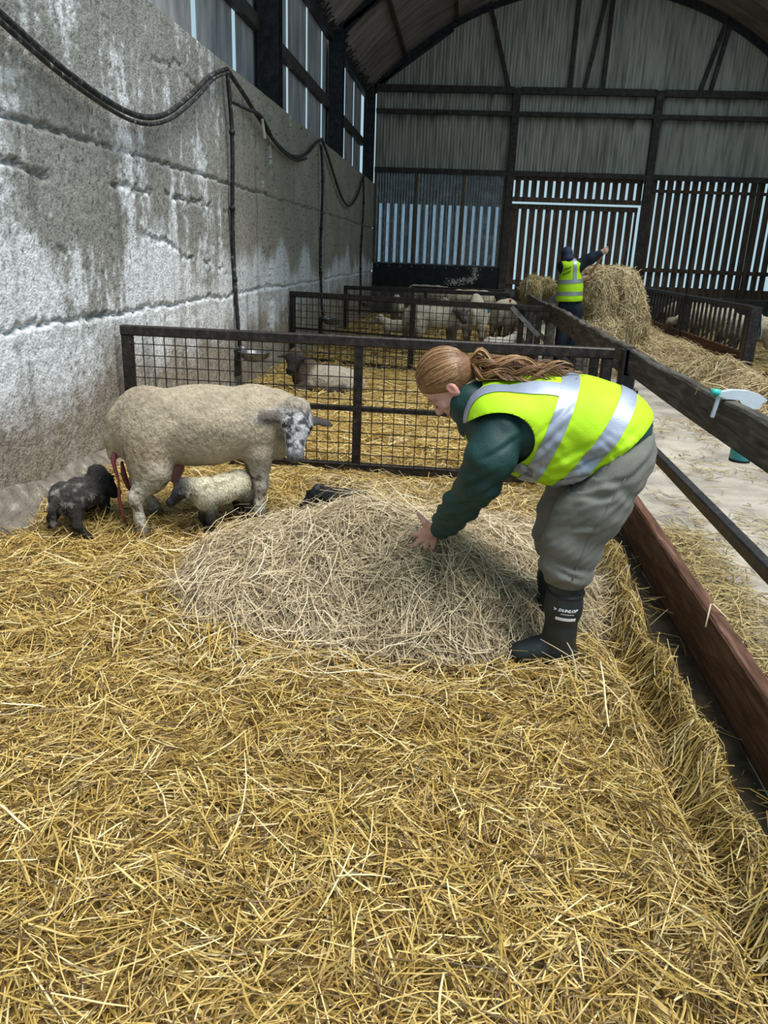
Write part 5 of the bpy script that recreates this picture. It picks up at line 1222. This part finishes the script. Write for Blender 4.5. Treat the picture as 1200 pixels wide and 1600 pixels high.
for zz, x0 in ((1.375, 1.445), (1.315, 1.44)):
    for k in range(5):
        x = x0+k*.022; pts = []
        for t in range(4):
            q = Vector((x+.006*t, 11.5, zz-.02+.013*t+.5*(x-1.48))); h_ = bv2.ray_cast(q, Vector((0, 1, 0)))
            if h_[0]: pts.append(h_[0]+Vector((0, -.005, 0)))
        if len(pts) > 1: m.tube(pts, .005, 4)
m.build('lettering', 'print_black', v2)['kind'] = 'stuff'
# hay fork
hf = empty('hay_fork', (1.74, 12.43, .78), 'hay fork with pale wooden handle held by the person in the dark hood', 'fork')
MB().tube([(2.042, 11.945, 1.70), (1.862, 12.225, 1.262), (1.775, 12.36, 1.05)], [.017, .018, .018], 8).build('handle', 'handle_wood', hf, True)
for k in (-1, 0, 1):
    MB().tube([(1.775, 12.36, 1.055), (1.765+.035*k, 12.375+.02*k, 1.0), (1.73+.045*k, 12.43+.025*k, .78)], [.008, .006, .003], 6).build('tine', 'bowl_metal', hf, True)

# ------------------------------------------------------------------ broken hay bale
bpz = [ell((2.30, 13.0, .70), (.50, .50, .66), None, c0), ell((2.45, 13.05, .95), (.42, .45, .45), None, c0), ell((2.15, 13.0, .98), (.34, .42, .42), None, c0), ell((2.62, 12.85, .55), (.30, .40, .55), None, c0), ell((2.42, 12.55, 1.02), (.07, .14, .30), None, c0, True), ell((2.20, 12.75, .30), (.55, .45, .35), None, c0)]
V, F, C = sdf_mesh(bpz, .025, .10); V = V+vnormals(V, F)*((fbm(V, 5, 801, 3)-.5)*.16)[:, None]; V[:, 2] = np.maximum(V[:, 2], FZ)
bale = tag(obj('hay_bale', npmesh('hay_bale', V, F), 'hay_bed', smooth=True), 'tall broken bale of hay beside the person with the fork', 'hay bale')
def surf_strands(V, F, n, Lr, Wr, tone=(0, 1), down=1.2, out=.25):
    T = np.concatenate([F[:, [0, 1, 2]], F[:, [0, 2, 3]]]); N_ = vnormals(V, F); ar = np.linalg.norm(np.cross(V[T[:, 1]]-V[T[:, 0]], V[T[:, 2]]-V[T[:, 0]]), axis=1)
    t = rng.choice(len(T), n, p=ar/ar.sum()); P = V[T[t]].mean(1)+rng.normal(0, .012, (n, 3)); N0 = N_[T[t, 0]]
    G = np.tile([0.0, 0, -down], (n, 1))+rng.normal(0, 1, (n, 3)); G -= N0*(G*N0).sum(1)[:, None]; G /= np.linalg.norm(G, axis=1)[:, None]+1e-9
    Tn = G+N0*rng.normal(0.05, out, n)[:, None]; Tn /= np.linalg.norm(Tn, axis=1)[:, None]
    P = P+N0*(rng.random(n)*.03)[:, None]
    v, f, r = strand_arrays(P, Tn, N0, rng.uniform(*Lr, n), rng.uniform(*Wr, n), rng.normal(0, .6, n), nseg=2); return v, f, tone[0]+(tone[1]-tone[0])*r
strand_obj('hay_stalks', [surf_strands(V, F, 10000, (.08, .26), (.005, .010))], 'golden_hay', bale)
# wad of hay hung over the far end of the fence, tied with pale net
V, F, C = sdf_mesh([ell((1.20, 13.9, 1.00), (.16, .30, .20), None, c0), ell((1.16, 13.6, .92), (.12, .2, .22), None, c0), ell((1.40, 13.9, 1.02), (.14, .22, .14), None, c0)], .02, .06); V = V+vnormals(V, F)*((fbm(V, 7, 811, 2)-.5)*.08)[:, None]
wad = tag(obj('hay_wad', npmesh('hay_wad', V, F), 'hay_bed', smooth=True), 'wad of greenish hay draped over the far end of the fence', 'hay')
strand_obj('hay_stalks', [surf_strands(V, F, 2600, (.08, .25), (.006, .010), (0, .9), 2.5)], 'green_hay', wad)
material('net_blue', [(0.3, (0.30,0.42,0.42)), (0.7, (0.45,0.56,0.55))], 9, 4, 0.8)
m = MB()
for k in range(9): m.tube([(1.08+.03*k, 13.55+.02*k, 1.17-.004*k*k+.01*math.sin(k)), (1.07+.03*k, 13.45, 1.02), (1.06+.032*k, 13.43, .86+.02*math.sin(2*k))], .006, 4)
m.build('net', 'net_blue', wad)['kind'] = 'stuff'

# ------------------------------------------------------------------ small things
# water bowls on the wall
for i, (y, z, lab) in enumerate(((8.24, .40, 'round metal water bowl on the wall under the first dropped pipe, above the resting ewe'), (13.38, .36, 'round metal water bowl on the wall beyond the skewed gate'), (18.6, .34, 'round metal water bowl on the wall beyond the far pen gate'))):
    r = empty('water_bowl', (WX+.02, y, z), lab, 'water bowl', 'water bowls on the wall')
    m = MB(); m.lathe([(.02, -.07), (.10, -.055), (.15, -.01), (.165, .035), (.172, .04), (.166, .045), (.155, .037), (.14, .0), (.09, -.035), (.0, -.04)], (WX+.22, y, z), 24); m.build('bowl', 'bowl_metal', r, True)
    MB().box((WX-.01, y-.07, z-.22), (WX+.055, y+.07, z+.06)).build('bracket', 'dark_steel', r)
    m = MB(); m.lathe([(.0, .0), (.045, .0), (.05, .05), (.03, .09), (.0, .09)], (WX+.09, y, z+.01), 12); m.build('valve', 'bowl_metal', r, True)
# pipes dropping to the bowls
for y0, y1, z1, lab in ((8.06, 8.24, .49, 'black water pipe dropping down the wall to the first bowl'), (13.16, 13.36, .45, 'black water pipe dropping to the bowl beyond the skewed gate'), (18.5, 18.6, .43, 'thin black pipe dropping down the far end of the wall')):
    pts = [(WX+.05+.02*math.sin(t*7), y0+(y1-y0)*t+.015*math.sin(t*11), 3.08+(z1-3.08)*t) for t in np.linspace(0, 1, 16)]
    r = empty('water_pipe', (WX+.05, y0, z1), lab, 'pipe', 'pipes dropping down the wall')
    MB().tube(pts, .022, 8).build('pipe', 'cable', r, True)
    for k in (3, 7, 11): MB().tube([Vector(pts[k])-Vector((0, 0, .02)), Vector(pts[k])+Vector((0, 0, .02))], .030, 8).build('clip', 'dark_steel', r, True)
# cables looping along the wall
def loop(pts, r, name, lab, grp='cables looping along the wall', n=60):
    P = [Vector(p) for p in pts]; out = []
    for i in range(len(P)-1):
        p0, p1, p2_, p3 = P[max(i-1, 0)], P[i], P[i+1], P[min(i+2, len(P)-1)]
        for t in np.linspace(0, 1, 10, endpoint=False):
            out.append(.5*((2*p1)+(p2_-p0)*t+(2*p0-5*p1+4*p2_-p3)*t*t+(3*p1-p0-3*p2_+p3)*t**3))
    out.append(P[-1]); tag(MB().tube(out, r, 8).build(name, 'cable', None, True), lab, 'cable', grp)
X_ = WX+.06
loop([(X_, 2.2, 3.02), (X_, 3.3, 2.72), (X_, 4.16, 2.54), (X_, 4.85, 2.41), (X_, 5.65, 2.345), (X_, 6.25, 2.42), (X_, 6.85, 2.64), (X_, 7.5, 2.93), (X_, 8.02, 3.09)], .021, 'hanging_pipe', 'thick grey-black pipe sagging along the wall up to the first pipe clip')
loop([(X_+.036, 2.2, 2.97), (X_+.036, 3.3, 2.68), (X_+.036, 4.16, 2.475), (X_+.036, 4.85, 2.35), (X_+.036, 5.62, 2.29), (X_+.036, 6.25, 2.385), (X_+.036, 6.9, 2.63), (X_+.036, 7.5, 2.91), (X_+.036, 8.04, 3.07)], .015, 'hanging_cable', 'thinner cable sagging just under the thick pipe on the near wall')
loop([(X_, 8.02, 3.09), (X_, 8.6, 2.98), (X_, 9.12, 2.87), (X_, 10.0, 2.71), (X_, 10.9, 2.665), (X_, 11.8, 2.78), (X_, 12.6, 3.02), (X_, 13.15, 3.16)], .022, 'hanging_pipe', 'pipe looping along the wall between the first and second clips')
loop([(X_+.040, 8.1, 2.82), (X_+.040, 8.6, 2.84), (X_+.040, 9.15, 2.86), (X_+.040, 9.9, 2.67), (X_+.040, 10.9, 2.62), (X_+.040, 11.7, 2.72)], .018, 'hanging_cable', 'short cable branching off below the first pipe clip')
loop([(X_, 13.15, 3.16), (X_, 13.7, 3.0), (X_, 14.3, 2.78), (X_, 15.3, 2.46), (X_, 16.3, 2.365), (X_, 17.4, 2.60), (X_, 18.4, 3.05), (X_, 18.8, 3.15)], .022, 'hanging_pipe', 'pipe looping deep along the far wall after the second clip')
tag(MB().bar((X_+.045, 9.17, 2.845), (X_+.05, 9.26, 2.66), .02, .03).build('pipe_tag', 'pale_paint'), 'small white tag hanging from the pipe near the first clip', 'tag')
# spray bottle hooked by its trigger over the top board
sb = empty('spray_bottle', (AX+.13, 3.29, .70), 'blue spray bottle with white trigger head hooked over the top board', 'spray bottle')
material('bottle_blue', [(0.3, (0.05,0.42,0.50)), (0.7, (0.10,0.52,0.60))], 8, 3, 0.3, spec=0.5)
material('label_teal', [(0.3, (0.01,0.16,0.20)), (0.7, (0.03,0.24,0.28))], 8, 3, 0.4)
material('trigger_white', [(0.3, (0.62,0.70,0.82)), (0.7, (0.72,0.78,0.88))], 8, 3, 0.35, spec=0.5)
material('nozzle_teal', [(0.3, (0.05,0.50,0.45)), (0.7, (0.08,0.58,0.52))], 8, 3, 0.35)
bx_, by_ = AX+.115, 3.29
bb_ = MB().lathe([(.0, .0), (.036, .0), (.042, .006), (.042, .115), (.036, .145), (.018, .17), (.016, .195), (.0, .195)], (bx_, by_, .722), 22).build('bottle', 'bottle_blue', sb, True)
MB().lathe([(.0432, .055), (.0432, .112)], (bx_, by_, .722), 22).build('label', 'label_teal', bb_, True)
MB().lathe([(.0, -.001), (.0425, -.001), (.043, .010), (.0, .010)], (bx_, by_, .721), 22).build('bottle_base', 'print_black', bb_, True)
MB().lathe([(.0, .185), (.024, .185), (.024, .220), (.02, .225), (.0, .225)], (bx_, by_, .722), 16).build('collar', 'trigger_white', sb, True)
prof = [(a_-.022*(1 if a_ < .04 else .6), b_-.055) for a_, b_ in [(a9*(1.32 if a9 < 0 else 1), b9) for a9, b9 in [(.05, .28), (.055, .300), (.075, .318), (.045, .338), (.0, .352), (-.045, .352), (-.075, .343), (-.085, .325), (-.06, .314), (-.02, .312), (-.005, .28)]]]
hw_ = .016; m = MB(); n = len(prof)
m.add([(bx_+a, by_-hw_, .722+b) for a, b in prof]+[(bx_+a, by_+hw_, .722+b) for a, b in prof], [tuple(range(n)), tuple(range(2*n-1, n-1, -1))]+[(i+n, (i+1) % n+n, (i+1) % n, i) for i in range(n)])
m.build('trigger_head', 'trigger_white', sb)
MB().bar((bx_-.127, by_, 1.000), (bx_-.142, by_, .900), .018, .012).build('trigger', 'trigger_white', sb)
MB().tube([(bx_-.128, by_, 1.004), (bx_-.148, by_, 1.004), (bx_-.162, by_, 1.004)], [.013, .015, .013], 10).build('nozzle', 'nozzle_teal', sb, True)
# rag tied to the end post of the barrier
m = MB(); V = []; F = []
for i in range(7):
    for j in range(5):
        V.append((BXX+.088+.012*math.sin(j*1.3)+.006*i, 12.47-.03*j+.02*math.sin(i*1.1), .84-.055*i-.01*j))
for i in range(6):
    for j in range(4): F.append((i*5+j, (i+1)*5+j, (i+1)*5+j+1, i*5+j+1))
m.add(V, F); rg = m.build('rag', 'net_blue', None, True); rg.modifiers.new('thick', 'SOLIDIFY').thickness = .01
tag(rg, 'pale teal rag knotted to the near end post of the feed barrier', 'rag')
# a few loose stalks caught on the boards
def twig(pts, lab):
    tag(MB().tube(pts, .0035, 5).build('straw_stalk', MATS['pale_stalk'], None, True), lab, 'straw', 'stalks caught on the fence')
material('pale_stalk', [(0.3, (0.55,0.45,0.26)), (0.7, (0.72,0.62,0.40))], 9, 3, 0.5)
twig([(AX-.01, 3.62, .94), (AX+.0, 3.60, 1.0), (AX+.06, 3.52, 1.0), (AX+.09, 3.45, .985)], 'single pale stalk lying across the top board')
twig([(AX-.02, 2.95, .10), (AX+.01, 3.02, .17), (AX+.03, 3.05, .16), (AX+.08, 3.0, .12)], 'single pale stalk curled over the brown bottom board')
